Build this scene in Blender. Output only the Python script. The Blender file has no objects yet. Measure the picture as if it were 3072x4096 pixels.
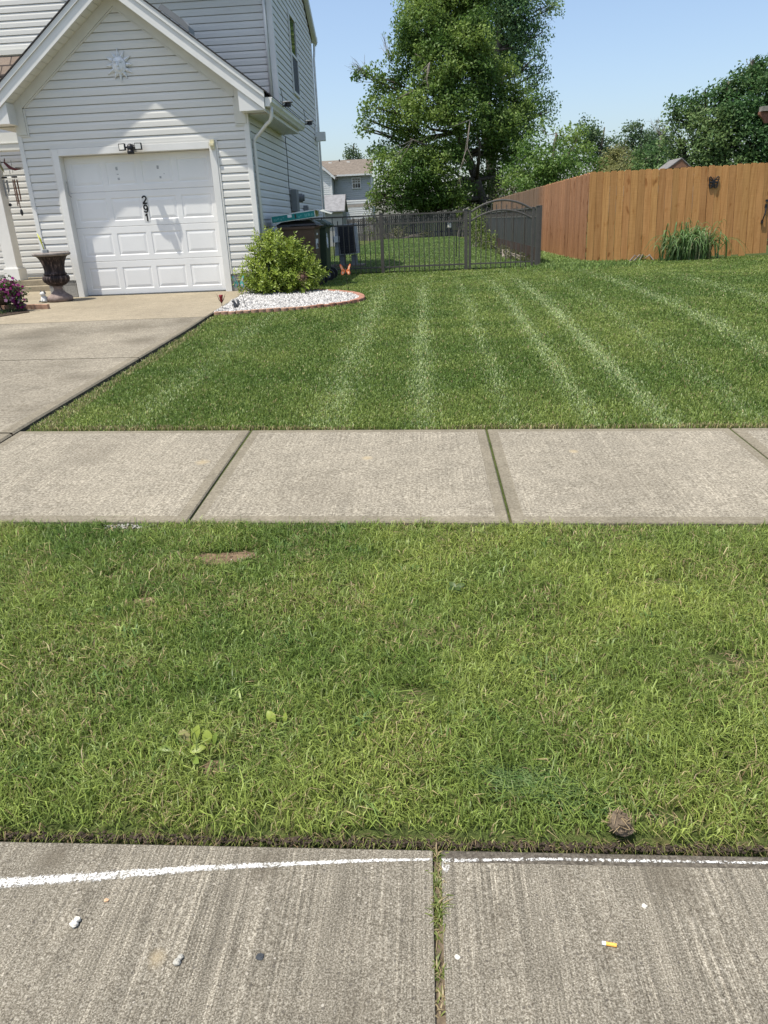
import bpy, math, random
import numpy as np
from mathutils import Vector, Matrix
random.seed(7)
RNG = np.random.default_rng(11)
PI = math.pi
S = bpy.context.scene
C = S.collection

# ------------------------------------------------------------------ camera
R3 = ((0.99790845, -0.0203094, -0.06136978),
      (0.0493186, -0.37454072, 0.9258979),
      (-0.04178991, -0.92698801, -0.37275572))
CAM_Z = 1.45
F_PX = 2890.0
cam_d = bpy.data.cameras.new('camera')
cam_d.sensor_fit = 'VERTICAL'
cam_d.sensor_height = 24.0
cam_d.lens = 24.0 * F_PX / 4096.0
cam_d.clip_start = 0.05
cam_d.clip_end = 3000
cam = bpy.data.objects.new('camera', cam_d)
C.objects.link(cam)
Rm = Matrix(R3)
bx_, by_, bz_ = Rm.col[0].normalized(), (-Rm.col[1]).normalized(), (-Rm.col[2]).normalized()
cam.matrix_world = Matrix(((bx_[0], by_[0], bz_[0], 0), (bx_[1], by_[1], bz_[1], 0), (bx_[2], by_[2], bz_[2], CAM_Z), (0, 0, 0, 1)))
S.camera = cam


def at(px, py, Y):
    """point at distance Y seen in that direction of the photograph"""
    v = Rm @ Vector(((px - 1536) / F_PX, (py - 2048) / F_PX, 1))
    v *= Y / v.y
    return Vector((v.x, v.y, v.z + CAM_Z))


# ------------------------------------------------------------------ light
SUN_TO = Vector((-0.455, -0.30, 1.485)).normalized()
el = math.asin(SUN_TO.z)
az = math.atan2(SUN_TO.x, SUN_TO.y)
world = bpy.data.worlds.new('World')
S.world = world
world.use_nodes = True
wn = world.node_tree.nodes
wl = world.node_tree.links
wn.clear()
sky = wn.new('ShaderNodeTexSky')
sky.sky_type = 'NISHITA'
sky.sun_disc = False
sky.sun_elevation = el
sky.sun_rotation = az
sky.altitude = 200
sky.air_density = 1.0
sky.dust_density = 2.6
sky.ozone_density = 1.2
bg = wn.new('ShaderNodeBackground')
bg.inputs['Strength'].default_value = 0.15
wo = wn.new('ShaderNodeOutputWorld')
wl.new(sky.outputs[0], bg.inputs[0])
wl.new(bg.outputs[0], wo.inputs[0])
sun_d = bpy.data.lights.new('sun', 'SUN')
sun_d.energy = 4.5
sun_d.angle = math.radians(0.55)
sun_d.color = (1.0, 0.95, 0.85)
sun = bpy.data.objects.new('sun', sun_d)
C.objects.link(sun)
sun.location = (-8, -6, 30)
sun.rotation_euler = SUN_TO.to_track_quat('Z', 'Y').to_euler()
S.view_settings.view_transform = 'Standard'
S.view_settings.look = 'None'
S.view_settings.exposure = 0.45
S.view_settings.gamma = 1.0

# ------------------------------------------------------------------ materials
MATS = {}


class N:
    def __init__(self, name):
        self.m = bpy.data.materials.new(name)
        self.m.use_nodes = True
        self.t = self.m.node_tree
        self.t.nodes.clear()
        self.out = self.t.nodes.new('ShaderNodeOutputMaterial')
        self.tc = None

    def new(self, typ, **kw):
        n = self.t.nodes.new(typ)
        for k, v in kw.items():
            if k in n.inputs:
                n.inputs[k].default_value = v
            else:
                setattr(n, k, v)
        return n

    def ln(self, a, b):
        self.t.links.new(a, b)

    def coord(self, scale=(1, 1, 1)):
        if self.tc is None:
            self.tc = self.new('ShaderNodeTexCoord')
        mp = self.new('ShaderNodeMapping')
        mp.inputs['Scale'].default_value = scale
        self.ln(self.tc.outputs['Object'], mp.inputs[0])
        return mp.outputs[0]

    def noise(self, scale, detail=3, rough=0.55, stretch=(1, 1, 1)):
        n = self.new('ShaderNodeTexNoise')
        n.inputs['Scale'].default_value = scale
        n.inputs['Detail'].default_value = detail
        n.inputs['Roughness'].default_value = rough
        self.ln(self.coord(stretch), n.inputs['Vector'])
        return n.outputs['Fac']

    def ramp(self, fac, stops):
        r = self.new('ShaderNodeValToRGB')
        e = r.color_ramp.elements
        while len(e) < len(stops):
            e.new(0.5)
        for i, (p, c) in enumerate(stops):
            e[i].position = p
            e[i].color = (c[0], c[1], c[2], 1) if not isinstance(c, (int, float)) else (c, c, c, 1)
        self.ln(fac, r.inputs[0])
        return r.outputs[0]

    def mix(self, a, b, fac, mode='MIX'):
        m = self.new('ShaderNodeMix', data_type='RGBA', blend_type=mode)
        for sock, v in ((m.inputs[0], fac), (m.inputs[6], a), (m.inputs[7], b)):
            if isinstance(v, (int, float)):
                sock.default_value = v
            elif isinstance(v, tuple):
                sock.default_value = (v[0], v[1], v[2], 1)
            else:
                self.ln(v, sock)
        return m.outputs[2]

    def attr(self, name='Col'):
        a = self.new('ShaderNodeAttribute', attribute_name=name)
        return a.outputs['Color']

    def finish(self, col, rough=0.6, spec=0.3, bump=None, bstr=0.3, bdist=0.01, metallic=0.0, transl=0.0, alpha=None):
        p = self.new('ShaderNodeBsdfPrincipled')
        p.inputs['Roughness'].default_value = rough
        p.inputs['Specular IOR Level'].default_value = spec
        p.inputs['Metallic'].default_value = metallic
        if isinstance(col, tuple):
            p.inputs['Base Color'].default_value = (col[0], col[1], col[2], 1)
        else:
            self.ln(col, p.inputs['Base Color'])
        if bump is not None:
            b = self.new('ShaderNodeBump')
            b.inputs['Strength'].default_value = bstr
            b.inputs['Distance'].default_value = bdist
            self.ln(bump, b.inputs['Height'])
            self.ln(b.outputs[0], p.inputs['Normal'])
        sh = p.outputs[0]
        if transl > 0:
            t = self.new('ShaderNodeBsdfTranslucent')
            if isinstance(col, tuple):
                t.inputs[0].default_value = (col[0], col[1], col[2], 1)
            else:
                self.ln(col, t.inputs[0])
            mx = self.new('ShaderNodeMixShader')
            mx.inputs[0].default_value = transl
            self.ln(sh, mx.inputs[1])
            self.ln(t.outputs[0], mx.inputs[2])
            sh = mx.outputs[0]
        if alpha is not None:
            tr = self.new('ShaderNodeBsdfTransparent')
            mx = self.new('ShaderNodeMixShader')
            self.ln(alpha, mx.inputs[0])
            self.ln(tr.outputs[0], mx.inputs[1])
            self.ln(sh, mx.inputs[2])
            sh = mx.outputs[0]
        self.ln(sh, self.out.inputs[0])
        return self.m


def plain(name, col, rough=0.55, spec=0.3, var=0.12, scale=6.0, bump=0.0, bscale=60, metallic=0.0, stretch=(1, 1, 1)):
    """a coat of colour with slight unevenness and dirt"""
    n = N(name)
    f = n.noise(scale, 4, 0.6, stretch)
    lo = tuple(c * (1 - var) for c in col)
    hi = tuple(min(1, c * (1 + var)) for c in col)
    c = n.ramp(f, [(0.3, lo), (0.7, hi)])
    b = n.noise(bscale, 2) if bump else None
    return n.finish(c, rough, spec, b, bump, 0.004, metallic)


def concrete(name, dark, mid, light, grain, broom=0.0, stain=0.5, speck=0.0, bstr=0.35, grain_y=1.0, warm=None, dark_spots=None):
    n = N(name)
    g = n.noise(grain, 4, 0.8, (1, grain_y, 1))
    col = n.ramp(g, [(0.36, dark), (0.5, mid), (0.66, light)])
    big = n.noise(0.9, 5, 0.62)
    col = n.mix(col, n.ramp(big, [(0.3, 0.55), (0.68, 1.15)]), stain, 'MULTIPLY')
    med = n.noise(9, 4, 0.6)
    col = n.mix(col, n.ramp(med, [(0.3, 0.75), (0.7, 1.15)]), 0.55, 'MULTIPLY')
    h = g
    if broom:
        br = n.noise(1.0, 3, 0.75, (170, 1.3, 1))
        bl = n.noise(1.0, 2, 0.6, (40, 0.7, 1))
        fac = n.ramp(br, [(0.36, 0.55), (0.5, 0.97), (0.66, 1.7)])
        patch = n.ramp(n.noise(2.2, 3), [(0.36, 0.15), (0.62, 1.0)])
        m2 = n.new('ShaderNodeMath', operation='MULTIPLY')
        n.ln(patch, m2.inputs[0])
        m2.inputs[1].default_value = broom
        col = n.mix(col, fac, m2.outputs[0], 'MULTIPLY')
        col = n.mix(col, n.ramp(bl, [(0.35, 0.8), (0.65, 1.18)]), broom * 0.5, 'MULTIPLY')
        h = n.mix(g, br, 0.4)
    if speck:
        v = n.new('ShaderNodeTexVoronoi', feature='F1')
        v.inputs['Scale'].default_value = 78
        v.inputs['Randomness'].default_value = 1
        n.ln(n.coord(), v.inputs['Vector'])
        # small pale stones only where the cell is picked
        pick = n.new('ShaderNodeSeparateColor')
        n.ln(v.outputs['Color'], pick.inputs[0])
        sel = n.new('ShaderNodeMath', operation='GREATER_THAN')
        n.ln(pick.outputs[0], sel.inputs[0])
        sel.inputs[1].default_value = 0.93
        dot = n.new('ShaderNodeMath', operation='LESS_THAN')
        n.ln(v.outputs['Distance'], dot.inputs[0])
        dot.inputs[1].default_value = 0.26
        mm = n.new('ShaderNodeMath', operation='MULTIPLY')
        n.ln(sel.outputs[0], mm.inputs[0])
        n.ln(dot.outputs[0], mm.inputs[1])
        m3 = n.new('ShaderNodeMath', operation='MULTIPLY')
        n.ln(mm.outputs[0], m3.inputs[0])
        m3.inputs[1].default_value = speck
        stone = n.mix(mid, (0.40, 0.37, 0.31), pick.outputs[1])
        col = n.mix(col, stone, m3.outputs[0])
        sel2 = n.new('ShaderNodeMath', operation='LESS_THAN')
        n.ln(pick.outputs[0], sel2.inputs[0])
        sel2.inputs[1].default_value = 0.16
        mm2 = n.new('ShaderNodeMath', operation='MULTIPLY')
        n.ln(sel2.outputs[0], mm2.inputs[0])
        n.ln(dot.outputs[0], mm2.inputs[1])
        m4 = n.new('ShaderNodeMath', operation='MULTIPLY')
        n.ln(mm2.outputs[0], m4.inputs[0])
        m4.inputs[1].default_value = speck * 0.7
        col = n.mix(col, (0.07, 0.062, 0.053), m4.outputs[0])
    if warm:
        # tan patches: (x, y, radius, amount)
        for (x, y, r, amt, tone) in [w_ + ((0.40, 0.32, 0.19),) for w_ in warm] + [w_ + ((0.085, 0.072, 0.052),) for w_ in dark_spots or []]:
            sub = n.new('ShaderNodeVectorMath', operation='DISTANCE')
            n.ln(n.coord((1, 0.8, 0)), sub.inputs[0])
            sub.inputs[1].default_value = (x, y * 0.8, 0)
            wob = n.noise(14 if r < .3 else 4, 3)
            ad = n.new('ShaderNodeMath', operation='MULTIPLY_ADD')
            n.ln(wob, ad.inputs[0])
            ad.inputs[1].default_value = r * 1.1
            n.ln(sub.outputs['Value'], ad.inputs[2])
            mr = n.new('ShaderNodeMapRange')
            n.ln(ad.outputs[0], mr.inputs[0])
            mr.inputs[1].default_value = r * 0.75
            mr.inputs[2].default_value = r * 1.55
            mr.inputs[3].default_value = amt
            mr.inputs[4].default_value = 0
            col = n.mix(col, tone, mr.outputs[0])
    return n.finish(col, 0.9, 0.15, h, bstr, 0.004)


M = {}
M['street'] = concrete('street_concrete', (0.066, 0.056, 0.041), (0.188, 0.168, 0.130), (0.42, 0.39, 0.32), 260, broom=0.85, stain=0.55, speck=0.9, bstr=0.8,
                       warm=[(-0.60, 1.05, 0.024, 0.4), (-0.19, 0.66, 0.03, 0.4)],
                       dark_spots=[(-.95, 1.30, .05, .5), (-.42, 1.29, .06, .5), (.55, 1.28, .09, .5), (1.0, 1.22, .1, .45), (.3, .74, .11, .4), (-.85, .78, .12, .35), (.14, 1.16, .04, .3), (.75, .95, .08, .35), (-.15, .9, .08, .3)])
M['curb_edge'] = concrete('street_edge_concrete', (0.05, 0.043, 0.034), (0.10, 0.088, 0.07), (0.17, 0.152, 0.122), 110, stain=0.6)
M['walk'] = concrete('sidewalk_concrete', (0.118, 0.103, 0.077), (0.235, 0.211, 0.164), (0.40, 0.365, 0.293), 80, broom=0.35, stain=0.3, bstr=0.6,
                     warm=[(-1.30, 3.92, 0.05, 0.5), (-0.35, 3.98, 0.035, 0.5), (0.85, 4.08, 0.03, 0.5)],
                     dark_spots=[(-.6, 3.5, .28, .2), (1.1, 3.6, .35, .18), (-2.0, 4.1, .3, .2), (.25, 3.25, .06, .3)])
M['walk_edge'] = concrete('sidewalk_tooled_edge', (0.14, 0.123, 0.09), (0.188, 0.166, 0.124), (0.25, 0.224, 0.17), 70, stain=0.35, bstr=0.2)
M['drive'] = concrete('driveway_concrete', (0.135, 0.118, 0.089), (0.226, 0.202, 0.157), (0.32, 0.29, 0.23), 55, stain=0.8, bstr=0.35, grain_y=0.7, warm=[(-4.5, 5.6, .3, .12)], dark_spots=[(-3.5, 8.7, .42, .5), (-4.6, 8.5, .5, .42), (-3.05, 7.7, .3, .5), (-5.6, 8.1, .5, .35), (-2.95, 6.0, .22, .4), (-3.0, 9.1, .2, .5), (-4.0, 7.6, .35, .3), (-2.9, 5.0, .2, .35), (-3.4, 6.6, .2, .25)])
M['drive_clean'] = concrete('apron_concrete', (0.205, 0.173, 0.12), (0.275, 0.236, 0.17), (0.35, 0.306, 0.228), 55, stain=0.35, bstr=0.25)
M['soil'] = plain('soil', (0.055, 0.042, 0.032), 0.95, 0.1, 0.5, 40, 1.0, 90)
n = N('turf')
f = n.noise(9, 5, 0.7)
f2 = n.noise(130, 2, 0.6)
c_ = n.ramp(f, [(0.3, (0.04, 0.055, 0.016)), (0.55, (0.065, 0.085, 0.024)), (0.75, (0.12, 0.10, 0.045))])
c_ = n.mix(c_, n.ramp(f2, [(0.3, 0.55), (0.7, 1.25)]), 0.8, 'MULTIPLY')
M['turf'] = n.finish(c_, 0.9, 0.1, f2, 0.6, 0.02)
n = N('yard_turf')
f = n.noise(1.3, 5, 0.7)
f2 = n.noise(34, 3, 0.7)
c_ = n.ramp(f, [(0.3, (0.075, 0.115, 0.03)), (0.7, (0.115, 0.155, 0.042))])
c_ = n.mix(c_, n.ramp(f2, [(0.3, 0.6), (0.7, 1.3)]), 0.8, 'MULTIPLY')
M['yard'] = n.finish(c_, 0.9, 0.1, f2, 0.6, 0.05)
n = N('blades')
M['blade'] = n.finish(n.attr(), 0.45, 0.35, transl=0.33)
n = N('leaf')
M['leaf'] = n.finish(n.attr(), 0.5, 0.3, transl=0.42)
n = N('shrub_leaf')
M['bleaf'] = n.finish(n.attr(), 0.42, 0.4, transl=0.4)
M['bark'] = plain('bark', (0.10, 0.085, 0.07), 0.9, 0.1, 0.4, 5, 0.8, 20)
M['twig'] = plain('bare_twig', (0.22, 0.19, 0.165), 0.9, 0.1, 0.3, 5)
n = N('vinyl_siding')
f = n.noise(2.0, 4, 0.6, (0.6, 0.6, 3))
c_ = n.ramp(f, [(0.3, (0.615, 0.605, 0.565)), (0.7, (0.665, 0.655, 0.615))])
M['siding'] = n.finish(c_, 0.5, 0.35, n.noise(14, 3, 0.6, (0.5, 0.5, 6)), 0.05, 0.01)
M['trim'] = plain('white_trim', (0.68, 0.675, 0.645), 0.45, 0.35, 0.05, 3)
M['trim_warm'] = plain('soffit_vinyl', (0.62, 0.61, 0.55), 0.5, 0.3, 0.05, 3)
M['door'] = plain('garage_door_paint', (0.735, 0.735, 0.72), 0.4, 0.4, 0.035, 2)
M['door_gap'] = plain('door_seam', (0.22, 0.22, 0.21), 0.8, 0.1)
M['black'] = plain('black_plastic', (0.016, 0.016, 0.018), 0.4, 0.4)
M['digit'] = plain('black_digit', (0.008, 0.008, 0.009), 0.5, 0.3)
M['plate'] = plain('silver_sticker', (0.62, 0.62, 0.60), 0.35, 0.5, 0.05)
M['lens'] = plain('lamp_lens', (0.72, 0.71, 0.66), 0.3, 0.5, 0.05)
M['plaque'] = plain('painted_metal_plaque', (0.70, 0.73, 0.76), 0.5, 0.4, 0.07, 30, 0.1, 90)
n = N('roof_shingle')
br = n.new('ShaderNodeTexBrick')
br.inputs['Scale'].default_value = 1.0
br.inputs['Color1'].default_value = (0.16, 0.125, 0.10, 1)
br.inputs['Color2'].default_value = (0.23, 0.185, 0.15, 1)
br.inputs['Mortar'].default_value = (0.06, 0.05, 0.045, 1)
br.inputs['Mortar Size'].default_value = 0.012
br.inputs['Brick Width'].default_value = 0.3
br.inputs['Row Height'].default_value = 0.14
n.ln(n.coord(), br.inputs['Vector'])
c_ = n.mix(br.outputs['Color'], n.ramp(n.noise(60, 3), [(0.3, 0.7), (0.7, 1.2)]), 0.8, 'MULTIPLY')
M['shingle'] = n.finish(c_, 0.9, 0.1, br.outputs['Fac'], 0.4, 0.01)
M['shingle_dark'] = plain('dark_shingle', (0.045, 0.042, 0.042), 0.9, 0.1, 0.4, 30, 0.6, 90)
M['far_roof'] = plain('brown_shingle', (0.16, 0.137, 0.115), 0.9, 0.1, 0.22, 4, 0.5, 9)
n = N('block_foundation')
br = n.new('ShaderNodeTexBrick')
br.inputs['Scale'].default_value = 1.0
br.inputs['Color1'].default_value = (0.27, 0.26, 0.24, 1)
br.inputs['Color2'].default_value = (0.32, 0.31, 0.285, 1)
br.inputs['Mortar'].default_value = (0.2, 0.195, 0.18, 1)
br.inputs['Mortar Size'].default_value = 0.012
br.inputs['Brick Width'].default_value = 0.4
br.inputs['Row Height'].default_value = 0.2
mp = n.new('ShaderNodeMapping')
mp.inputs['Rotation'].default_value = (PI / 2, 0, 0)
n.tc = n.new('ShaderNodeTexCoord')
n.ln(n.tc.outputs['Object'], mp.inputs[0])
n.ln(mp.outputs[0], br.inputs['Vector'])
c_ = n.mix(br.outputs['Color'], n.ramp(n.noise(40, 3), [(0.3, 0.75), (0.7, 1.15)]), 0.7, 'MULTIPLY')
M['block'] = n.finish(c_, 0.9, 0.1, n.noise(80, 2), 0.4, 0.006)
n = N('window_glass')
M['glass'] = n.finish(n.ramp(n.noise(1.5, 2), [(0.3, (0.02, 0.025, 0.03)), (0.7, (0.04, 0.045, 0.05))]), 0.04, 0.9)
M['screen'] = plain('window_screen', (0.085, 0.09, 0.095), 0.7, 0.2, 0.08)
M['bronze'] = plain('bronze_metal', (0.072, 0.066, 0.058), 0.42, 0.4, 0.15, 8)
M['dark_panel'] = plain('dark_vinyl_panel', (0.033, 0.032, 0.033), 0.55, 0.3, 0.15, 3)
n = N('stained_cedar')
gr = n.noise(1.0, 5, 0.65, (26, 26, 1.3))
kn = n.noise(3.4, 2, 0.5, (2.2, 2.2, 1))
c_ = n.mix(n.attr(), n.ramp(gr, [(0.3, (0.72, 0.66, 0.58)), (0.55, 1.0), (0.75, 1.16)]), 0.85, 'MULTIPLY')
c_ = n.mix(c_, n.ramp(kn, [(0.62, 1.0), (0.68, (0.8, 0.7, 0.6)), (0.73, (0.42, 0.33, 0.26))]), 0.8, 'MULTIPLY')
sw = n.noise(1.0, 2, 0.5, (4, 4, 110))
c_ = n.mix(c_, n.ramp(sw, [(0.42, 0.86), (0.6, 1.06)]), 0.45, 'MULTIPLY')
M['cedar'] = n.finish(c_, 0.75, 0.15, gr, 0.25, 0.006)
n = N('weathered_wood')
gr = n.noise(1.0, 5, 0.7, (20, 20, 0.9))
c_ = n.mix(n.attr(), n.ramp(gr, [(0.3, 0.6), (0.55, 1.0), (0.75, 1.3)]), 0.9, 'MULTIPLY')
M['greywood'] = n.finish(c_, 0.9, 0.1, gr, 0.3, 0.01)
M['brown_bin'] = plain('brown_bin_plastic', (0.085, 0.05, 0.032), 0.5, 0.35, 0.15, 5)
M['green_bin'] = plain('green_bin_plastic', (0.03, 0.048, 0.028), 0.5, 0.35, 0.15, 5)
M['teal'] = plain('teal_print', (0.012, 0.19, 0.19), 0.5, 0.3, 0.15, 12)
M['card'] = plain('carton_white', (0.58, 0.60, 0.57), 0.6, 0.2, 0.1, 8)
M['card_grey'] = plain('carton_inside', (0.36, 0.38, 0.34), 0.6, 0.25, 0.3, 9)
M['label'] = plain('white_label', (0.68, 0.68, 0.7), 0.5, 0.3, 0.05)
M['teal_pale'] = plain('teal_pale_print', (0.16, 0.42, 0.40), 0.5, 0.3, 0.15, 30)
n = N('white_gravel')
M['gravel'] = n.finish(n.mix(n.attr(), n.ramp(n.noise(60, 3), [(0.3, 0.75), (0.7, 1.15)]), 0.7, 'MULTIPLY'), 0.8, 0.2)
M['edging'] = plain('terracotta_edging', (0.29, 0.15, 0.105), 0.85, 0.15, 0.25, 14, 0.5, 90)
M['edging_tan'] = plain('weathered_edging', (0.35, 0.22, 0.155), 0.85, 0.15, 0.28, 10, 0.5, 90)
n = N('urn_stone')
st = n.noise(1.0, 4, 0.65, (34, 34, 4))
c_ = n.ramp(st, [(0.40, (0.014, 0.010, 0.010)), (0.55, (0.040, 0.026, 0.023)), (0.70, (0.17, 0.125, 0.11))])
M['urn'] = n.finish(c_, 0.7, 0.25, st, 0.3, 0.01)
M['urn_pale'] = plain('urn_worn_stone', (0.20, 0.155, 0.137), 0.8, 0.2, 0.35, 16, 0.4, 60)
M['statue'] = plain('painted_cat', (0.55, 0.55, 0.53), 0.5, 0.3, 0.3, 26)
M['statue_dark'] = plain('grey_fur_paint', (0.12, 0.12, 0.12), 0.5, 0.3, 0.3, 30)
M['yellow'] = plain('yellow_ribbon', (0.62, 0.62, 0.08), 0.5, 0.3)
M['steel'] = plain('grey_steel', (0.30, 0.31, 0.32), 0.4, 0.5, 0.1, 8, metallic=0.5)
M['box_grey'] = plain('meter_grey_paint', (0.19, 0.20, 0.205), 0.5, 0.3, 0.1)
M['red'] = plain('red_paint', (0.20, 0.012, 0.014), 0.4, 0.4, 0.2)
M['red_dark'] = plain('cardinal_red', (0.085, 0.010, 0.014), 0.45, 0.4, 0.3, 30)
M['orange'] = plain('orange_paint', (0.62, 0.16, 0.05), 0.45, 0.4, 0.4, 60)
M['orange_pale'] = plain('peach_paint', (0.68, 0.42, 0.28), 0.45, 0.4, 0.2, 60)
M['teal_paint'] = plain('teal_paint', (0.05, 0.30, 0.27), 0.4, 0.4, 0.2)
M['pink_paint'] = plain('pale_pink_paint', (0.45, 0.36, 0.33), 0.4, 0.4, 0.2, 30)
M['rust'] = plain('rusty_iron', (0.13, 0.075, 0.055), 0.8, 0.2, 0.4, 40)
M['pot'] = plain('brown_coco_pot', (0.10, 0.075, 0.05), 0.9, 0.1, 0.4, 20, 0.6, 60)
n = N('petals')
M['petal'] = n.finish(n.attr(), 0.5, 0.3, transl=0.3)
n = N('sprayed_line')
mm = n.new('ShaderNodeMath', operation='MULTIPLY_ADD')
n.ln(n.attr(), mm.inputs[0])
mm.inputs[1].default_value = 0.215
n.ln(n.noise(170, 5, 0.85), mm.inputs[2])
al = n.ramp(mm.outputs[0], [(0.60, 0.0), (0.69, 1.0)])
M['paint'] = n.finish(n.ramp(n.noise(40, 4, .7), [(0.3, (.48, .47, .43)), (0.6, (.70, .695, .67))]), 0.8, 0.2, n.noise(160, 2), 0.4, 0.003, alpha=al)
M['stone_w'] = plain('pale_stone', (0.60, 0.57, 0.50), 0.85, 0.15, 0.3, 50, 0.6, 120)
M['stone_g'] = plain('grey_stone', (0.36, 0.35, 0.31), 0.85, 0.15, 0.3, 50, 0.6, 120)
M['chip'] = plain('dark_chip', (0.045, 0.05, 0.056), 0.7, 0.2, 0.2, 60)
M['cig_paper'] = plain('cigarette_paper', (0.74, 0.74, 0.74), 0.7, 0.2, 0.1, 200)
n = N('cork_filter')
M['cork'] = n.finish(n.ramp(n.noise(700, 2), [(0.35, (0.72, 0.32, 0.05)), (0.65, (0.78, 0.46, 0.12))]), 0.6, 0.2)
M['clod'] = plain('dry_clod', (0.125, 0.098, 0.07), 0.95, 0.05, 0.4, 60, 1.0, 110)
M['pv'] = plain('dark_grid_panel', (0.008, 0.009, 0.014), 0.3, 0.5, 0.3, 3)
M['grey_far'] = plain('far_siding', (0.40, 0.43, 0.45), 0.6, 0.2, 0.05)  # shade on the far house's main wall is put into this grey
M['white_far'] = plain('far_white_siding', (0.62, 0.63, 0.63), 0.6, 0.2, 0.05)
M['shed_roof'] = plain('pale_shed_shingle', (0.20, 0.20, 0.205), 0.7, 0.2, 0.2, 6, 0.4, 12)
M['shed_wall'] = plain('shed_vinyl', (0.33, 0.325, 0.30), 0.6, 0.2, 0.1, 3)
M['straw'] = plain('dry_straw', (0.25, 0.19, 0.11), 0.8, 0.2, 0.2, 90)


# ------------------------------------------------------------------ mesh helpers
class MB:
    def __init__(self):
        self.v, self.f, self.mi, self.cols = [], [], [], []

    def add(self, vs, fs, mi=0, col=None):
        o = len(self.v)
        self.v += [tuple(p) for p in vs]
        for f in fs:
            self.f.append(tuple(i + o for i in f))
            self.mi.append(mi)
        self.cols += [col or (1, 1, 1)] * len(vs)
        return self

    def box(self, a, b, mi=0, col=None, rot=0.0, piv=None, shear=(0, 0)):
        x0, y0, z0 = a
        x1, y1, z1 = b
        vs = [(x0, y0, z0), (x1, y0, z0), (x1, y1, z0), (x0, y1, z0), (x0, y0, z1), (x1, y0, z1), (x1, y1, z1), (x0, y1, z1)]
        if shear != (0, 0):
            vs = [(x + shear[0] * (z - z0), y + shear[1] * (z - z0), z) for x, y, z in vs]
        if rot:
            px, py = piv or ((x0 + x1) / 2, (y0 + y1) / 2)
            c, s = math.cos(rot), math.sin(rot)
            vs = [(px + (x - px) * c - (y - py) * s, py + (x - px) * s + (y - py) * c, z) for x, y, z in vs]
        return self.add(vs, [(0, 3, 2, 1), (4, 5, 6, 7), (0, 1, 5, 4), (1, 2, 6, 5), (2, 3, 7, 6), (3, 0, 4, 7)], mi, col)

    def prism(self, poly, d, mi=0, col=None):
        """poly: 3-D points (planar), d: extrusion vector"""
        n = len(poly)
        p2 = [(p[0] + d[0], p[1] + d[1], p[2] + d[2]) for p in poly]
        fs = [tuple(range(n - 1, -1, -1)), tuple(range(n, 2 * n))]
        fs += [(i, (i + 1) % n, n + (i + 1) % n, n + i) for i in range(n)]
        return self.add(list(poly) + p2, fs, mi, col)

    def tube(self, pts, rad, seg=8, mi=0, cap=True, col=None, flat=1.0):
        pts = [Vector(p) for p in pts]
        n = len(pts)
        if not hasattr(rad, '__len__'):
            rad = [rad] * n
        vs = []
        up = None
        for i, p in enumerate(pts):
            t = (pts[min(i + 1, n - 1)] - pts[max(i - 1, 0)])
            t = t.normalized() if t.length > 1e-9 else Vector((0, 0, 1))
            if up is None:
                up = Vector((0, 0, 1)) if abs(t.z) < 0.9 else Vector((1, 0, 0))
            a = t.cross(up)
            a = a.normalized() if a.length > 1e-6 else t.orthogonal().normalized()
            b = a.cross(t).normalized()
            up = b
            for k in range(seg):
                w = 2 * PI * (k + 0.5) / seg
                vs.append(p + a * (math.cos(w) * rad[i]) + b * (math.sin(w) * rad[i] * flat))
        fs = []
        for i in range(n - 1):
            for k in range(seg):
                k2 = (k + 1) % seg
                fs.append((i * seg + k, i * seg + k2, (i + 1) * seg + k2, (i + 1) * seg + k))
        if cap:
            fs.append(tuple(range(seg - 1, -1, -1)))
            fs.append(tuple((n - 1) * seg + k for k in range(seg)))
        return self.add(vs, fs, mi, col)

    def lathe(self, prof, c=(0, 0, 0), seg=24, mi=0, flute=None, col=None):
        vs, fs = [], []
        for j, (r, z) in enumerate(prof):
            for k in range(seg):
                w = 2 * PI * k / seg
                rr = r * (1 + (flute(w, z) if flute else 0))
                vs.append((c[0] + rr * math.cos(w), c[1] + rr * math.sin(w), c[2] + z))
        for j in range(len(prof) - 1):
            for k in range(seg):
                k2 = (k + 1) % seg
                fs.append((j * seg + k, j * seg + k2, (j + 1) * seg + k2, (j + 1) * seg + k))
        fs.append(tuple(range(seg - 1, -1, -1)))
        fs.append(tuple((len(prof) - 1) * seg + k for k in range(seg)))
        return self.add(vs, fs, mi, col)

    def blob(self, c, r, mi=0, seg=10, rings=7, jit=0.15, col=None):
        """lumpy stone or body"""
        vs, fs = [], []
        rx, ry, rz = (r, r, r) if isinstance(r, (int, float)) else r
        for j in range(rings + 1):
            th = PI * j / rings
            for k in range(seg):
                w = 2 * PI * k / seg
                q = 1 + random.uniform(-jit, jit)
                vs.append((c[0] + rx * q * math.sin(th) * math.cos(w), c[1] + ry * q * math.sin(th) * math.sin(w), c[2] + rz * q * math.cos(th)))
        for j in range(rings):
            for k in range(seg):
                k2 = (k + 1) % seg
                fs.append((j * seg + k, (j + 1) * seg + k, (j + 1) * seg + k2, j * seg + k2))
        return self.add(vs, fs, mi, col)


ORG = {}


def own(o):
    while o.parent:
        o = o.parent
    return ORG.get(o.name, Vector((0, 0, 0)))


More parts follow.
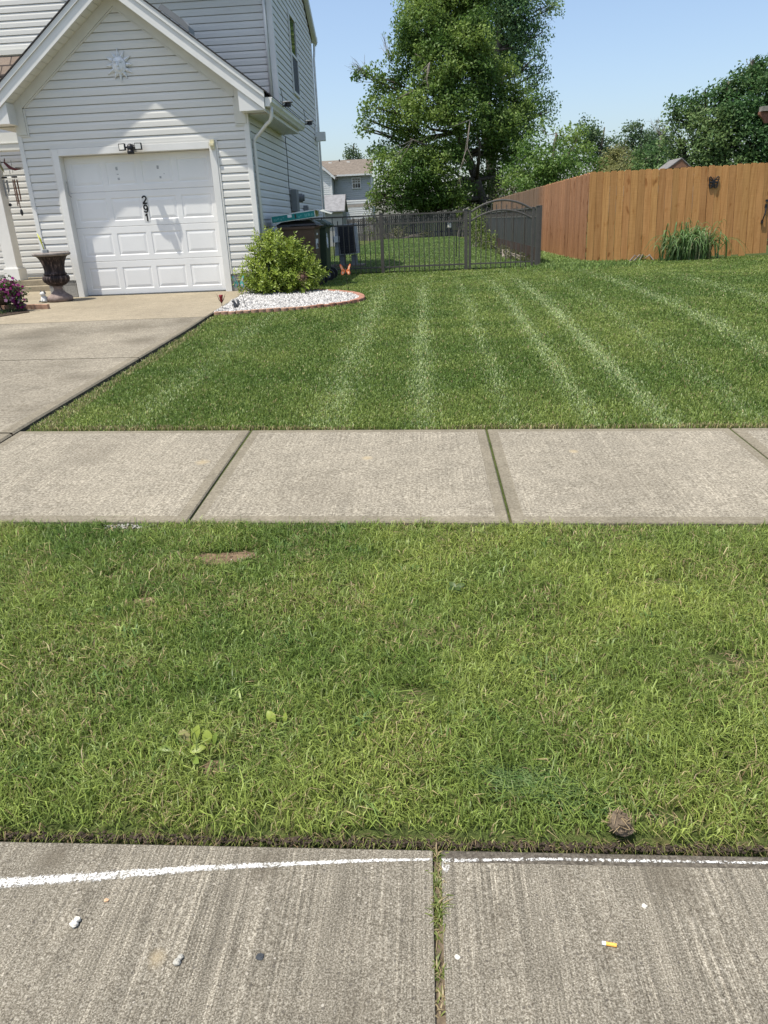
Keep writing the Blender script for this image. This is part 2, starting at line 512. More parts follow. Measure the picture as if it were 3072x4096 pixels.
def obj(name, mb, mats, parent=None, smooth=False, color=False):
    o0 = own(parent) if parent else Vector((0, 0, 0))
    me = bpy.data.meshes.new(name)
    me.from_pydata([(x - o0.x, y - o0.y, z - o0.z) for x, y, z in mb.v], [], mb.f)
    if not isinstance(mats, (list, tuple)):
        mats = [mats]
    for m in mats:
        me.materials.append(m)
    me.polygons.foreach_set('material_index', mb.mi)
    if smooth:
        me.polygons.foreach_set('use_smooth', [True] * len(me.polygons))
    if color:
        a = me.color_attributes.new('Col', 'FLOAT_COLOR', 'POINT')
        a.data.foreach_set('color', np.array([(c[0], c[1], c[2], 1) for c in mb.cols], dtype=np.float32).ravel())
    me.update()
    o = bpy.data.objects.new(name, me)
    C.objects.link(o)
    if parent:
        o.parent = parent
    return o


def bevel(o, w=0.004, seg=2):
    b = o.modifiers.new('bevel', 'BEVEL')
    b.width = w
    b.segments = seg
    b.limit_method = 'ANGLE'
    b.angle_limit = math.radians(40)
    return o


def tag(o, label=None, cat=None, group=None, kind=None):
    if label:
        o['label'] = label
    if cat:
        o['category'] = cat
    if group:
        o['group'] = group
    if kind:
        o['kind'] = kind
    return o


def thing(name, loc, label, cat, group=None):
    o = bpy.data.objects.new(name, None)
    o.empty_display_size = 0.1
    o.location = loc
    C.objects.link(o)
    ORG[o.name] = Vector(loc)
    return tag(o, label, cat, group)


def np_mesh(name, V, loops, sizes, cols, mat, parent=None, smooth=True):
    o0 = own(parent) if parent else Vector((0, 0, 0))
    me = bpy.data.meshes.new(name)
    me.vertices.add(len(V))
    V = V - np.array([o0.x, o0.y, o0.z], dtype=np.float32)
    me.vertices.foreach_set('co', V.astype(np.float32).ravel())
    me.loops.add(len(loops))
    me.loops.foreach_set('vertex_index', loops.astype(np.int32))
    me.polygons.add(len(sizes))
    st = np.concatenate([[0], np.cumsum(sizes)[:-1]]).astype(np.int32)
    me.polygons.foreach_set('loop_start', st)
    me.polygons.foreach_set('loop_total', sizes.astype(np.int32))
    if smooth:
        me.polygons.foreach_set('use_smooth', np.ones(len(sizes), dtype=bool))
    a = me.color_attributes.new('Col', 'FLOAT_COLOR', 'POINT')
    cc = np.ones((len(V), 4), dtype=np.float32)
    cc[:, :3] = cols
    a.data.foreach_set('color', cc.ravel())
    me.materials.append(mat)
    me.update(calc_edges=True)
    o = bpy.data.objects.new(name, me)
    C.objects.link(o)
    if parent:
        o.parent = parent
    return o


# ------------------------------------------------------------------ ground
def interp(y, tab):
    return np.interp(y, [a for a, b in tab], [b for a, b in tab])


PROF = [(-40, -0.02), (1.3, -0.045), (1.40, -0.005), (1.7, 0.035), (3.05, 0.115), (3.115, 0.125), (4.517, 0.19), (6.8, 0.29), (9.3, 0.385), (12.4, 0.435), (16.3, 0.40), (25, 0.37), (60, 0.13), (130, 0.0), (900, 0.0)]
TILT = [(0, -0.016), (1.4, -0.016), (3.1, -0.0235), (4.6, -0.0235), (8.5, 0.0), (900, 0.0)]


def gz(x, y):
    return interp(y, PROF) + interp(y, TILT) * np.clip(x, -9, 9)


def walk_z(x, y):
    return 0.142 - 0.0235 * x + 0.0405 * (y - 3.115)


def sheet(name, xs, ys, zf, mats, mi=0, kind='structure'):
    mb = MB()
    nx, ny = len(xs), len(ys)
    vs = [(x, y, float(zf(x, y))) for y in ys for x in xs]
    fs = [(j * nx + i, j * nx + i + 1, (j + 1) * nx + i + 1, (j + 1) * nx + i) for j in range(ny - 1) for i in range(nx - 1)]
    mb.add(vs, fs, mi)
    return tag(obj(name, mb, mats, smooth=True), kind=kind)


DRIVE_EDGE = [(3.0, -2.70), (4.52, -2.70), (6.8, -2.72), (9.3, -2.78), (12.57, -2.95)]


def drive_x(y):
    return interp(y, DRIVE_EDGE)


def drive_z(x, y):
    return interp(y, [(3.1, 0.150), (4.52, 0.212), (6.8, 0.32), (9.3, 0.42), (12.3, 0.468), (14.5, 0.47)]) + interp(y, [(3, -0.0235), (4.6, -0.0235), (8.5, 0)]) * (x if x > -9 else -9)


xs = [-600, -200, -80, -40, -20, -12, -9, -6, -4.5, -3.5, -2.6, -2, -1, 0, 1, 2, 3, 4, 6, 9, 14, 25, 50, 100, 300, 600]
ys = [-60, -20, -6, 1.3, 1.40, 1.7, 2.2, 3.05, 3.115, 3.8, 4.517, 5.5, 6.8, 8, 9.3, 10.8, 12.4, 14, 16.3, 20, 25, 32, 40, 50, 60, 80, 130, 300, 900]


def ground_z(x, y):
    z = float(gz(x, y))
    if y < 1.36:
        z = -0.12
    if y > 3.0 and x < drive_x(min(max(y, 3), 12.5)) + 0.1 and y < 16 and x > -14:
        z -= 0.12
    return z


g1 = sheet('ground', xs, ys, ground_z, M['turf'])
# lawn soil seen between the blades is the ground itself; a finer turf sheet carries the far yard
sheet('back_yard', [-3.2, -1.5, 0, 1.5, 2.6], [16.9, 18, 20, 24, 30, 38, 48, 59], lambda x, y: float(gz(x, y)) + 0.012, M['yard'])

# street: two concrete slabs with an open joint
mb = MB()
for (a, b) in ((-14, -0.007), (0.014, 14)):
    xsn = np.linspace(a, b, 24)
    for i in range(23):
        x0, x1 = xsn[i], xsn[i + 1]
        e = 1.363 + 0.004 * math.sin(x0 * 9) + random.uniform(-0.004, 0.004)
        y0, y1 = -7.0, 1.363
        z = lambda x: -0.016 * x
        mb.add([(x0, y0, z(x0)), (x1, y0, z(x1)), (x1, 1.315, z(x1)), (x0, 1.315, z(x0))], [(0, 1, 2, 3)], 0)
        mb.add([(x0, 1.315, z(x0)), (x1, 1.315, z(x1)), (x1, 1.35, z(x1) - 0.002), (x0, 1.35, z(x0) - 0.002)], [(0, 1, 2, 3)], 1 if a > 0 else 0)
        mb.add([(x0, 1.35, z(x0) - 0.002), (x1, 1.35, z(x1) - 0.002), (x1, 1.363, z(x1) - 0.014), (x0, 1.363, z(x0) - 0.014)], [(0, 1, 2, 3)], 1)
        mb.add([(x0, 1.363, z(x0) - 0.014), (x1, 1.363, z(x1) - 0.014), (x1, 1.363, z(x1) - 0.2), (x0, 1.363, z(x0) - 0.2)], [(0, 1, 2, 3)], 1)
    for xe in (a, b):
        mb.add([(xe, -7, -0.016 * xe), (xe, 1.35, -0.016 * xe), (xe, 1.35, -0.2), (xe, -7, -0.2)], [(0, 1, 2, 3)], 1)
tag(obj('street', mb, [M['street'], M['curb_edge']]), kind='structure')
# packed soil in the joint
sheet('joint_soil', [-0.012, 0.004, 0.02], list(np.linspace(-2, 1.36, 60)), lambda x, y: -0.009 - 0.006 * abs(math.sin(y * 31)) + random.uniform(-0.004, 0.006), M['clod'])

# sprayed line on the street
pl = [(-4.0, .86, .022), (-1.6, 1.15, .020), (-1.05, 1.225, .0165), (-0.80, 1.252, .015), (-0.574, 1.281, .0105), (-0.35, 1.299, .0075), (-0.148, 1.315, .0055), (-0.008, 1.321, .0045)]
pr_ = [(0.015, 1.316, .012), (0.032, 1.319, .006), (0.15, 1.324, .005), (0.3, 1.330, .005), (0.42, 1.329, .006), (0.6, 1.331, .0045), (0.8, 1.331, .005), (1.3, 1.338, .006), (4.0, 1.345, .006)]
mb = MB()
for L in (pl, pr_):
    pts = []
    for i in range(len(L) - 1):
        for t in np.linspace(0, 1, 22, endpoint=False):
            pts.append([L[i][k] * (1 - t) + L[i + 1][k] * t for k in range(3)])
    pts.append(list(L[-1]))
    vs, cs = [], []
    for x, y, w in pts:
        w *= 1.15
        q = random.uniform(.65, 1.0) if L is pl else random.uniform(.25, 1.0)
        for k_, cv in ((-1, 0), (-.45, q), (.45, q), (1, 0)):
            vs.append((x, y + w * k_ * random.uniform(.9, 1.12), -0.016 * x + 0.0018))
            cs.append((cv,) * 3)
    o_n = len(mb.v)
    mb.add(vs, [(4 * i + j, 4 * i + 4 + j, 4 * i + 5 + j, 4 * i + 1 + j) for i in range(len(pts) - 1) for j in range(3)])
    mb.cols[o_n:] = cs
mb.add([(.016, 1.290, .0017), (.026, 1.283, .0017), (.034, 1.296, .0017), (.033, 1.306, .0017), (.0155, 1.306, .0017)], [(0, 1, 2, 3, 4)], col=(.7, .7, .7))
tag(obj('street_paint_line', mb, M['paint'], color=True), kind='structure')

# sidewalk slabs, tooled margin as a smoother rim, real gaps between the slabs
mb = MB()
J = [-2.70, -1.142, 0.382, 1.906, 3.43, 4.95, 6.47, 8.0]


def slab(mb, x0, x1, y0, y1, zf, rim=0.055, gap=0.007, th=0.12, mi_c=0, mi_e=1):
    x0 += gap
    x1 -= gap
    r1 = 0.006

    def ring(d, dz):
        return [(x, y, zf(x, y) + dz) for x, y in ((x0 + d, y0 + d), (x1 - d, y0 + d), (x1 - d, y1 - d), (x0 + d, y1 - d))]
    a, b, c, d_ = ring(0, -th), ring(0, -r1), ring(r1, 0), ring(rim, 0)
    e = ring(rim + 0.004, 0.0012)
    for p, q, mi in ((a, b, mi_e), (b, c, mi_e), (c, d_, mi_e), (d_, e, mi_e)):
        mb.add(p + q, [(k, (k + 1) % 4, 4 + (k + 1) % 4, 4 + k) for k in range(4)], mi)
    mb.add(e, [(0, 1, 2, 3)], mi_c)


for i in range(len(J) - 1):
    slab(mb, J[i], J[i + 1], 3.115, 4.517, walk_z)
tag(obj('sidewalk', mb, [M['walk'], M['walk_edge']]), kind='structure')
# dark earth in the slab joints
mb = MB()
for x in J[1:-1]:
    mb.add([(x - .01, 3.1, walk_z(x, 3.1) - .022), (x + .01, 3.1, walk_z(x, 3.1) - .022), (x + .01, 4.53, walk_z(x, 4.53) - .022), (x - .01, 4.53, walk_z(x, 4.53) - .022)], [(0, 1, 2, 3)])
tag(obj('sidewalk_joint_soil', mb, M['soil']), kind='structure')

# driveway: slabs with joints, pale apron by the house
mb = MB()
DJ = [1.40, 3.10, 4.44, 6.81, 9.34, 12.62]
for j in range(len(DJ) - 1):
    ya, yb = DJ[j] + 0.009, DJ[j + 1] - 0.009
    ysn = np.linspace(ya, yb, 9)
    top = 1 if j == 4 else 0
    for i in range(8):
        y0, y1 = ysn[i], ysn[i + 1]
        xa, xb = float(drive_x(y0)), float(drive_x(y1))
        zl = lambda x, y: float(drive_z(x, y)) if y > 3.1 else float(interp(y, [(1.4, .0), (3.1, .15)])) - .02 * x
        L = -7.2
        mid0, mid1 = xa - .09, xb - .09
        mb.add([(L, y0, zl(L, y0)), (mid0, y0, zl(mid0, y0)), (mid1, y1, zl(mid1, y1)), (L, y1, zl(L, y1))], [(0, 1, 2, 3)], top)
        mb.add([(mid0, y0, zl(mid0, y0)), (xa - .012, y0, zl(xa, y0)), (xb - .012, y1, zl(xb, y1)), (mid1, y1, zl(mid1, y1))], [(0, 1, 2, 3)], top if top else 2)
        mb.add([(xa - .012, y0, zl(xa, y0)), (xa, y0, zl(xa, y0) - .012), (xb, y1, zl(xb, y1) - .012), (xb - .012, y1, zl(xb, y1))], [(0, 1, 2, 3)], 2)
        mb.add([(xa, y0, zl(xa, y0) - .012), (xa, y0, zl(xa, y0) - .25), (xb, y1, zl(xb, y1) - .25), (xb, y1, zl(xb, y1) - .012)], [(0, 1, 2, 3)], 3)
    if j:
        for xx in np.linspace(-7.2, -2.9, 2)[:-1]:
            mb.add([(-7.2, DJ[j] - .012, float(drive_z(-7.2, DJ[j])) - .012), (float(drive_x(DJ[j])), DJ[j] - .012, float(drive_z(-2.7, DJ[j])) - .012), (float(drive_x(DJ[j])), DJ[j] + .012, float(drive_z(-2.7, DJ[j])) - .012), (-7.2, DJ[j] + .012, float(drive_z(-7.2, DJ[j])) - .012)], [(0, 1, 2, 3)], 4)
tag(obj('driveway', mb, [M['drive'], M['drive_clean'], M['walk_edge'], M['curb_edge'], M['soil']]), kind='structure')
# walkway that leads from the driveway to the porch
mb = MB()
mb.add([(-14, 9.2, .466), (-7.2, 9.2, .417), (-7.2, 12.57, .47), (-14, 12.57, .47)], [(0, 1, 2, 3)], 0)
mb.add([(-14, 12.574, .47), (-6.38, 12.574, .47), (-6.38, 14.5, .47), (-14, 14.5, .47)], [(0, 1, 2, 3)], 0)
tag(obj('front_walk', mb, [M['drive_clean']]), kind='structure')


# ------------------------------------------------------------------ grass blades
def blades(name, x, y, h, w, lean, ldir, cols, mat, z=None, label=None, parent=None):
    n_ = len(x)
    if z is None:
        z = gz(x, y)
    th = RNG.uniform(0, 2 * PI, n_)
    wx, wy = np.cos(th) * w / 2, np.sin(th) * w / 2
    lx, ly = np.cos(ldir) * lean, np.sin(ldir) * lean
    V = np.zeros((n_, 5, 3), dtype=np.float32)
    V[:, 0] = np.stack([x - wx, y - wy, z - .004], 1)
    V[:, 1] = np.stack([x + wx, y + wy, z - .004], 1)
    mx, my, mz = x + lx * .3, y + ly * .3, z + h * .62
    V[:, 2] = np.stack([mx - wx * .85, my - wy * .85, mz], 1)
    V[:, 3] = np.stack([mx + wx * .85, my + wy * .85, mz], 1)
    hz = h * np.clip(1 - .5 * (lean / np.maximum(h, 1e-3)) ** 2, .35, 1)
    V[:, 4] = np.stack([x + lx, y + ly, z + hz], 1)
    base = (np.arange(n_) * 5)[:, None]
    L = (base + np.array([[0, 1, 3, 2, 2, 3, 4]])).ravel()
    sizes = np.tile(np.array([4, 3]), n_)
    cc = np.repeat(cols[:, None, :], 5, 1)
    o = np_mesh(name, V.reshape(-1, 3), L, sizes, cc.reshape(-1, 3), mat, parent)
    return o


def vnoise(x, y, s, seed=0):
    """smooth value noise 0..1"""
    r = np.random.default_rng(seed)
    G = r.random((256, 256))
    u, v = x * s + 1000.3, y * s + 1000.7
    i, j = np.floor(u).astype(int), np.floor(v).astype(int)
    fu, fv = u - i, v - j
    fu, fv = fu * fu * (3 - 2 * fu), fv * fv * (3 - 2 * fv)
    g = lambda a, b: G[a % 256, b % 256]
    return (g(i, j) * (1 - fu) + g(i + 1, j) * fu) * (1 - fv) + (g(i, j + 1) * (1 - fu) + g(i + 1, j + 1) * fu) * fv


def lerp(a, b, t):
    return np.array(a)[None, :] * (1 - t[:, None]) + np.array(b)[None, :] * t[:, None]


# verge between street and sidewalk: long rough grass
NB = 300000
x = RNG.uniform(-2.75, 2.75, NB)
y = RNG.uniform(1.395, 3.105, NB)
# clumping: pull blades toward tuft centres
tx = RNG.uniform(-2.8, 2.8, 2600)
ty = RNG.uniform(1.4, 3.1, 2600)
k = RNG.integers(0, 2600, NB)
cl = RNG.random(NB) < .5
x = np.where(cl, tx[k] + RNG.normal(0, .022, NB), x)
y = np.where(cl, ty[k] + RNG.normal(0, .022, NB), y)
keep = (y > 1.386 + .03 * vnoise(x, x * 0, 7, 3)) & (y < 3.10) & (np.abs(x) < 2.8)
BARE = [(-.92, 2.79, .14, .065), (-.82, 2.82, .08, .045), (-1.33, 2.62, .05, .03), (-1.45, 3.06, .12, .035), (.20, 1.56, .075, .04), (-1.12, 2.45, .06, .03), (.55, 1.46, .10, .022), (-.62, 1.60, .06, .04), (1.0, 2.1, .1, .06), (-.05, 1.9, .08, .05), (.9, 2.6, .1, .04), (.0, 3.04, .5, .02)]
for (bx, by, ra, rb) in BARE:
    q = ((x - bx) / ra) ** 2 + ((y - by) / rb) ** 2
    keep &= ~((q < 1) & (RNG.random(NB) < .97))
x, y, cl, k = x[keep], y[keep], cl[keep], k[keep]
n_ = len(x)
patch = vnoise(x, y, 2.1, 5) * .6 + vnoise(x, y, 6.5, 6) * .4
h = RNG.uniform(.022, .058, n_) * (0.7 + .7 * vnoise(x, y, 3.3, 8))
tall = RNG.random(n_) < .05
h = np.where(tall, h * 1.6, h)
h *= interp(y, [(1.39, .8), (1.5, 1.0), (3.0, 1), (3.1, .8)])
w = RNG.uniform(.0020, .0045, n_)
w = np.where(RNG.random(n_) < .05, w * 1.5, w)
lean = h * RNG.uniform(.3, 1.5, n_)
ld = RNG.uniform(0, 2 * PI, n_)
tuft_dir = RNG.uniform(0, 2 * PI, 2600)
ld = np.where(cl & (RNG.random(n_) < .55), tuft_dir[k] + RNG.normal(0, .5, n_), ld)
t = np.clip((patch - .3) * 1.9 + RNG.normal(0, .22, n_), 0, 1)
# darker green on the left, yellower to the middle and right
lr = np.clip((x + .9) / 1.6, 0, 1) * .55 + .2
t = np.clip(t * .55 + lr * .55, 0, 1)
col = lerp((.090, .168, .032), (.33, .392, .092), t)
dry = RNG.random(n_) < (.04 + .13 * np.clip((vnoise(x, y, 4.2, 12) - .52) * 5, 0, 1))
col[dry] = lerp((.46, .40, .20), (.30, .22, .12), RNG.random(dry.sum()))
col *= RNG.uniform(.55, 1.3, n_)[:, None]
g = blades('verge_grass', x, y, h, w, lean, ld, col, M['blade'])
tag(g, 'long rough yellow green grass of the verge between street and sidewalk', 'grass', kind='stuff')

n_t = 190
tx = RNG.uniform(-2.3, 2.3, n_t)
ty = RNG.uniform(1.45, 3.05, n_t)
k = RNG.integers(0, n_t, 3400)
x = tx[k] + RNG.normal(0, .020, len(k))
y = ty[k] + RNG.normal(0, .016, len(k))
tone = RNG.random(n_t)[k]
col = lerp((.10, .185, .045), (.30, .37, .11), np.clip(tone + RNG.normal(0, .15, len(k)), 0, 1)) * RNG.uniform(.7, 1.2, len(k))[:, None]
o = blades('coarse_grass', x, y, RNG.uniform(.03, .075, len(k)), RNG.uniform(.004, .0075, len(k)), RNG.uniform(.02, .085, len(k)), RNG.uniform(0, 2 * PI, len(k)), col, M['blade'])
tag(o, 'coarse broad bladed grass tufts scattered through the verge', 'grass', kind='stuff')

# the flattened darker tuft pushed over near the kerb
n_ = 1500
x = RNG.normal(.30, .075, n_)
y = RNG.normal(1.53, .030, n_) - (x - .3) * .25
z = gz(x, y)
col = lerp((.07, .14, .035), (.19, .26, .09), RNG.random(n_))
o = blades('flattened_grass_tuft', x, y, RNG.uniform(.03, .06, n_), RNG.uniform(.003, .0055, n_), RNG.uniform(.05, .10, n_), RNG.normal(2.55, .35, n_), col, M['blade'], z)
tag(o, 'dark green grass tuft combed over to the left beside the dirt clod', 'grass', kind='stuff')

n_ = 5200
x = RNG.uniform(-2.4, 2.4, n_)
x = x[RNG.random(n_) < .25 + .75 * vnoise(x, x * 0, 5.0, 61)]
n_ = len(x)
y = RNG.normal(1.388, .008, n_)
col = lerp((.12, .17, .04), (.30, .32, .10), RNG.random(n_))
dd = RNG.random(n_) < .4
col[dd] = lerp((.30, .23, .13), (.13, .10, .06), RNG.random(dd.sum()))
o = blades('edge_grass', x, y, RNG.uniform(.006, .03, n_), RNG.uniform(.002, .004, n_), RNG.uniform(.015, .05, n_), RNG.normal(-PI / 2, .9, n_), col, M['blade'], gz(x, y) - .004)
tag(o, 'grass blades and dry stems spilling over the dark cut edge of the verge', 'grass', kind='stuff')

mb = MB()
for (bx, by, ra, rb) in ((-.92, 2.79, .12, .055), (-.82, 2.82, .07, .04), (.20, 1.56, .07, .04), (-1.12, 2.45, .05, .028), (-.62, 1.60, .04, .028)):
    q = [(bx + ra * random.uniform(.75, 1.1) * math.cos(w_), by + rb * random.uniform(.75, 1.1) * math.sin(w_)) for w_ in np.linspace(0, 2 * PI, 20)[:-1]]
    mb.add([(x_, y_, float(gz(x_, y_)) + .005) for x_, y_ in q] + [(bx, by, float(gz(bx, by)) + .009)], [(i_, (i_ + 1) % 19, 19) for i_ in range(19)])
tag(obj('bare_soil', mb, plain('bare_dirt', (.15, .105, .068), .95, .05, .5, 45, 1.0, 120)), kind='structure')

# mown front lawn
NB = 1000000
yy = RNG.uniform(0, 1, NB)
# density falls with distance: sample y with pdf ~ y^-1.25
p = -0.25
y = ((4.53 ** p) + yy * ((17.4 ** p) - (4.53 ** p))) ** (1 / p)
x = RNG.uniform(-1, 1, NB)
xl = np.where(y < 12.4, drive_x(np.minimum(y, 12.5)) + .06, -2.55)
xr = 2.2 + y * .62
x = xl + (x + 1) / 2 * (xr - xl)
keep = (RNG.random(NB) < (xr - xl) / 15.4 * 1.35) & (y < np.where(x > 3.55, 17.12, 17.4))
keep &= ~((x < 2.5) & (y > 16.22))


def in_bed(x, y):
    # half-round gravel bed against the garage corner
    q = ((x + 2.75) / 1.93) ** 2 + np.where(y < 10.7, ((y - 10.7) / 1.06) ** 2, ((y - 10.7) / 1.55) ** 2)
    return (q < 1.0) & (x > -2.95)


keep &= ~in_bed(x, y)
edge = x - xl
keep &= ~((edge < .16) & (RNG.random(NB) < .55 * vnoise(y, y * 0, 1.7, 21)))
keep &= ~((y < 4.6) & (RNG.random(NB) < .75 * np.clip(vnoise(x, x * 0, 2.2, 22) - .25, 0, 1)))
x, y = x[keep], y[keep]
n_ = len(x)
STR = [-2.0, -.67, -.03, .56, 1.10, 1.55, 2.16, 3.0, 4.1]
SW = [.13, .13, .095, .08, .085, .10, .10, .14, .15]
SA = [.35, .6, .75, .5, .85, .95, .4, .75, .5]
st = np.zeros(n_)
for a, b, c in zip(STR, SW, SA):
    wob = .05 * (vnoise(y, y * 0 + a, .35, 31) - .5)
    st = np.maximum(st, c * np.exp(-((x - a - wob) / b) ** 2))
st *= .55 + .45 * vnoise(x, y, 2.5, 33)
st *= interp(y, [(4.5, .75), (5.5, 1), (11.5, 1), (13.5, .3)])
h = RNG.uniform(.018, .042, n_) * (1 - .25 * st)
far = np.sqrt(y / 4.6)
h *= interp(y, [(4.5, 1), (17, 1.25)])
w = RNG.uniform(.0045, .0075, n_) * far ** 1.5
lean = h * RNG.uniform(.15, 1.0, n_)
ld = RNG.uniform(0, 2 * PI, n_)
# wheel tracks press the blades over along the mowing direction
bent = RNG.random(n_) < st * .8
lean = np.where(bent, h * RNG.uniform(.9, 1.5, n_), lean)
h = np.where(bent, h * .8, h)
ld = np.where(bent, PI / 2 + RNG.normal(0, .5, n_), ld)
patch = vnoise(x, y, .9, 41) * .5 + vnoise(x, y, 3.1, 42) * .5
t = np.clip((patch - .25) * 1.4 + RNG.normal(0, .2, n_), 0, 1)
col = lerp((.112, .182, .036), (.25, .312, .078), t)
pale = RNG.random(n_) < st * .74  # paler tint for blade undersides, also stands in for light reflected off bent blades
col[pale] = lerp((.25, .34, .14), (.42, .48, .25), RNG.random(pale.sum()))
dry = RNG.random(n_) < .035
col[dry] = lerp((.40, .36, .18), (.28, .22, .11), RNG.random(dry.sum()))
sd = (y < 4.53 + .10 * vnoise(x, x * 0, 1.6, 71)) & (RNG.random(n_) < .6)
col[sd] = lerp((.42, .36, .19), (.22, .19, .09), RNG.random(sd.sum()))
sd = (x < drive_x(np.clip(y, 3, 12.5)) + .06 + .22 * vnoise(y, y * 0, 1.1, 72)) & (y < 10) & (RNG.random(n_) < .5)
col[sd] = lerp((.40, .36, .18), (.22, .20, .09), RNG.random(sd.sum()))
# bright weedy patch along the wooden fence corner
wd = (np.exp(-(((x - 3.2) / .75) ** 2 + ((y - 16.6) / 1.0) ** 2)) > RNG.random(n_) * .9)
col[wd] = lerp((.14, .23, .05), (.24, .32, .10), RNG.random(wd.sum()))
h = np.where(wd, h * 1.9, h)
w = np.where(wd, w * 1.5, w)
col *= RNG.uniform(.75, 1.25, n_)[:, None]
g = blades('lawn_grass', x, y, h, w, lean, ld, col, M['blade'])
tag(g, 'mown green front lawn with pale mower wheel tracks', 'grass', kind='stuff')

n_ = 9000
x = RNG.uniform(2.56, 3.56, n_)
y = 16.15 + 9 * RNG.random(n_) ** 1.6
col = lerp((.13, .22, .05), (.30, .40, .13), np.clip(vnoise(x, y, 1.6, 81) + RNG.normal(0, .2, n_), 0, 1)) * RNG.uniform(.7, 1.2, n_)[:, None]
o = blades('weedy_grass', x, y, RNG.uniform(.04, .11, n_), RNG.uniform(.012, .028, n_), RNG.uniform(.02, .10, n_), RNG.uniform(0, 2 * PI, n_), col, M['blade'])
tag(o, 'tall bright weedy grass between the metal gate and the wooden fence', 'grass', kind='stuff')

# yard beyond the metal fence
n_ = 150000
y = 16.4 + 42 * RNG.random(n_) ** 2.1
x = RNG.uniform(-3.2, 3.2, n_)
keep = x < np.where(y > 16.9, 2.48, 2.5)
x, y = x[keep], y[keep]
n_ = len(x)
t = np.clip(vnoise(x, y, .7, 51) * .7 + RNG.normal(.1, .2, n_), 0, 1)
col = lerp((.10, .17, .042), (.20, .27, .075), t) * RNG.uniform(.8, 1.2, n_)[:, None]
far = y / 16.4
g = blades('yard_grass', x, y, RNG.uniform(.025, .05, n_) * far ** .5, RNG.uniform(.010, .018, n_) * far, RNG.uniform(.01, .05, n_), RNG.uniform(0, 2 * PI, n_), col, M['blade'], gz(x, y) + .012)
tag(g, 'sunlit short grass of the back yard behind the metal fence', 'grass', kind='stuff')

# ------------------------------------------------------------------ house
XL, XR, Y0, Y2, YB = -6.38, -2.684, 12.57, 15.54, 20.85
ZF = 0.47
house = thing('house', (-4.53, 12.57, 0.47), 'pale grey vinyl sided house with white single garage door beside the lawn', 'house')


def siding(mb, P, z0, z1, ulim, zref=0.7465, e=0.1175):
    kz = int(math.floor((z0 - zref) / e))
    while zref + kz * e < z1:
        b = zref + kz * e
        sl = .1 * e
        prof = [(b, -.014), (b, .014), (b + e * .56, .013), (b + e - sl, .003), (b + e - sl, -.014), (b + e, -.014)]
        for (za, da), (zb, db) in zip(prof[:-1], prof[1:]):
            ca, cb = max(za, z0), min(zb, z1)
            if za == zb:
                if not (z0 < za < z1):
                    continue
                u0, u1 = ulim(za)
                if u1 - u0 > .002:
                    mb.add([P(u0, za, da), P(u1, za, da), P(u1, za, db), P(u0, za, db)], [(0, 1, 2, 3)])
                continue
            if cb - ca < 1e-5:
                continue
            f = lambda z: da + (db - da) * (z - za) / (zb - za)
            u0, u1 = ulim(ca)
            v0, v1 = ulim(cb)
            if u1 - u0 < .002 and v1 - v0 < .002:
                continue
            mb.add([P(u0, ca, f(ca)), P(u1, ca, f(ca)), P(v1, cb, f(cb)), P(v0, cb, f(cb))], [(0, 1, 2, 3)])
        kz += 1


PF = lambda u, z, d: (u, Y0 - d, z)
XC = -4.53
gab = lambda z: ((XL, XR) if z < 3.30 else (XC - (4.75 - z) / .75, XC + (4.75 - z) / .75))
mb = MB()
siding(mb, PF, .746, 2.75, lambda z: (XL, -5.90))
siding(mb, PF, .746, 2.75, lambda z: (-3.20, XR))
siding(mb, PF, 2.75, 4.74, gab)
obj('front_wall', mb, M['siding'], house)
PS = lambda u, z, d: (XR + d, u, z)
mb = MB()
siding(mb, PS, .746, 3.09, lambda z: (Y0, Y2))
gs = lambda z: ((Y2, YB) if z < 5.7 else (Y2 + max(0, (z - 5.7) / .56), YB - max(0, (z - 5.7) / .56)))
siding(mb, PS, .746, 7.0, gs)
obj('side_wall', mb, M['siding'], house)
P2 = lambda u, z, d: (u, Y2 - d, z)
mb = MB()
siding(mb, P2, .72, 5.75, lambda z: (-13, XR))
siding(mb, P2, 5.75, 8.4, lambda z: (-13, -5.45 - (z - 5.75) / .7))
obj('upper_wall', mb, M['siding'], house)
mb = MB()   # plain backing behind the cladding, garage left side and rear
mb.box((XL + .02, Y0 + .02, .3), (-5.79, Y2, 3.0))
mb.box((-3.31, Y0 + .02, .3), (XR - .02, Y2, 3.0))
mb.box((-5.79, Y0 + .02, 2.76), (-3.31, Y2, 3.0))
mb.prism([(XL + .02, Y0 + .02, 3.001), (XR - .02, Y0 + .02, 3.001), (XR - .02, Y0 + .02, 3.3), (XC, Y0 + .02, 4.70), (XL + .02, Y0 + .02, 3.3)], (0, 2.9, 0))
mb.box((-13, Y2 + .02, .3), (XR - .02, YB - .01, 5.7))
mb.prism([(XR - .02, Y2 + .02, 5.702), (XR - .02, YB - .01, 5.702), (XR - .02, (Y2 + YB) / 2, 7.18)], (-10, 0, 0))
obj('wall_core', mb, M['siding'], house)
mb = MB()
mb.box((XL + .01, Y0 - .004, .3), (-5.90, Y0 + .05, .742))
mb.box((-3.215, Y0 - .004, .3), (XR + .004, Y0 + .05, .742))
mb.box((XR - .05, Y0 + .052, .3), (XR + .004, YB, .742))
obj('foundation', mb, M['block'], house)

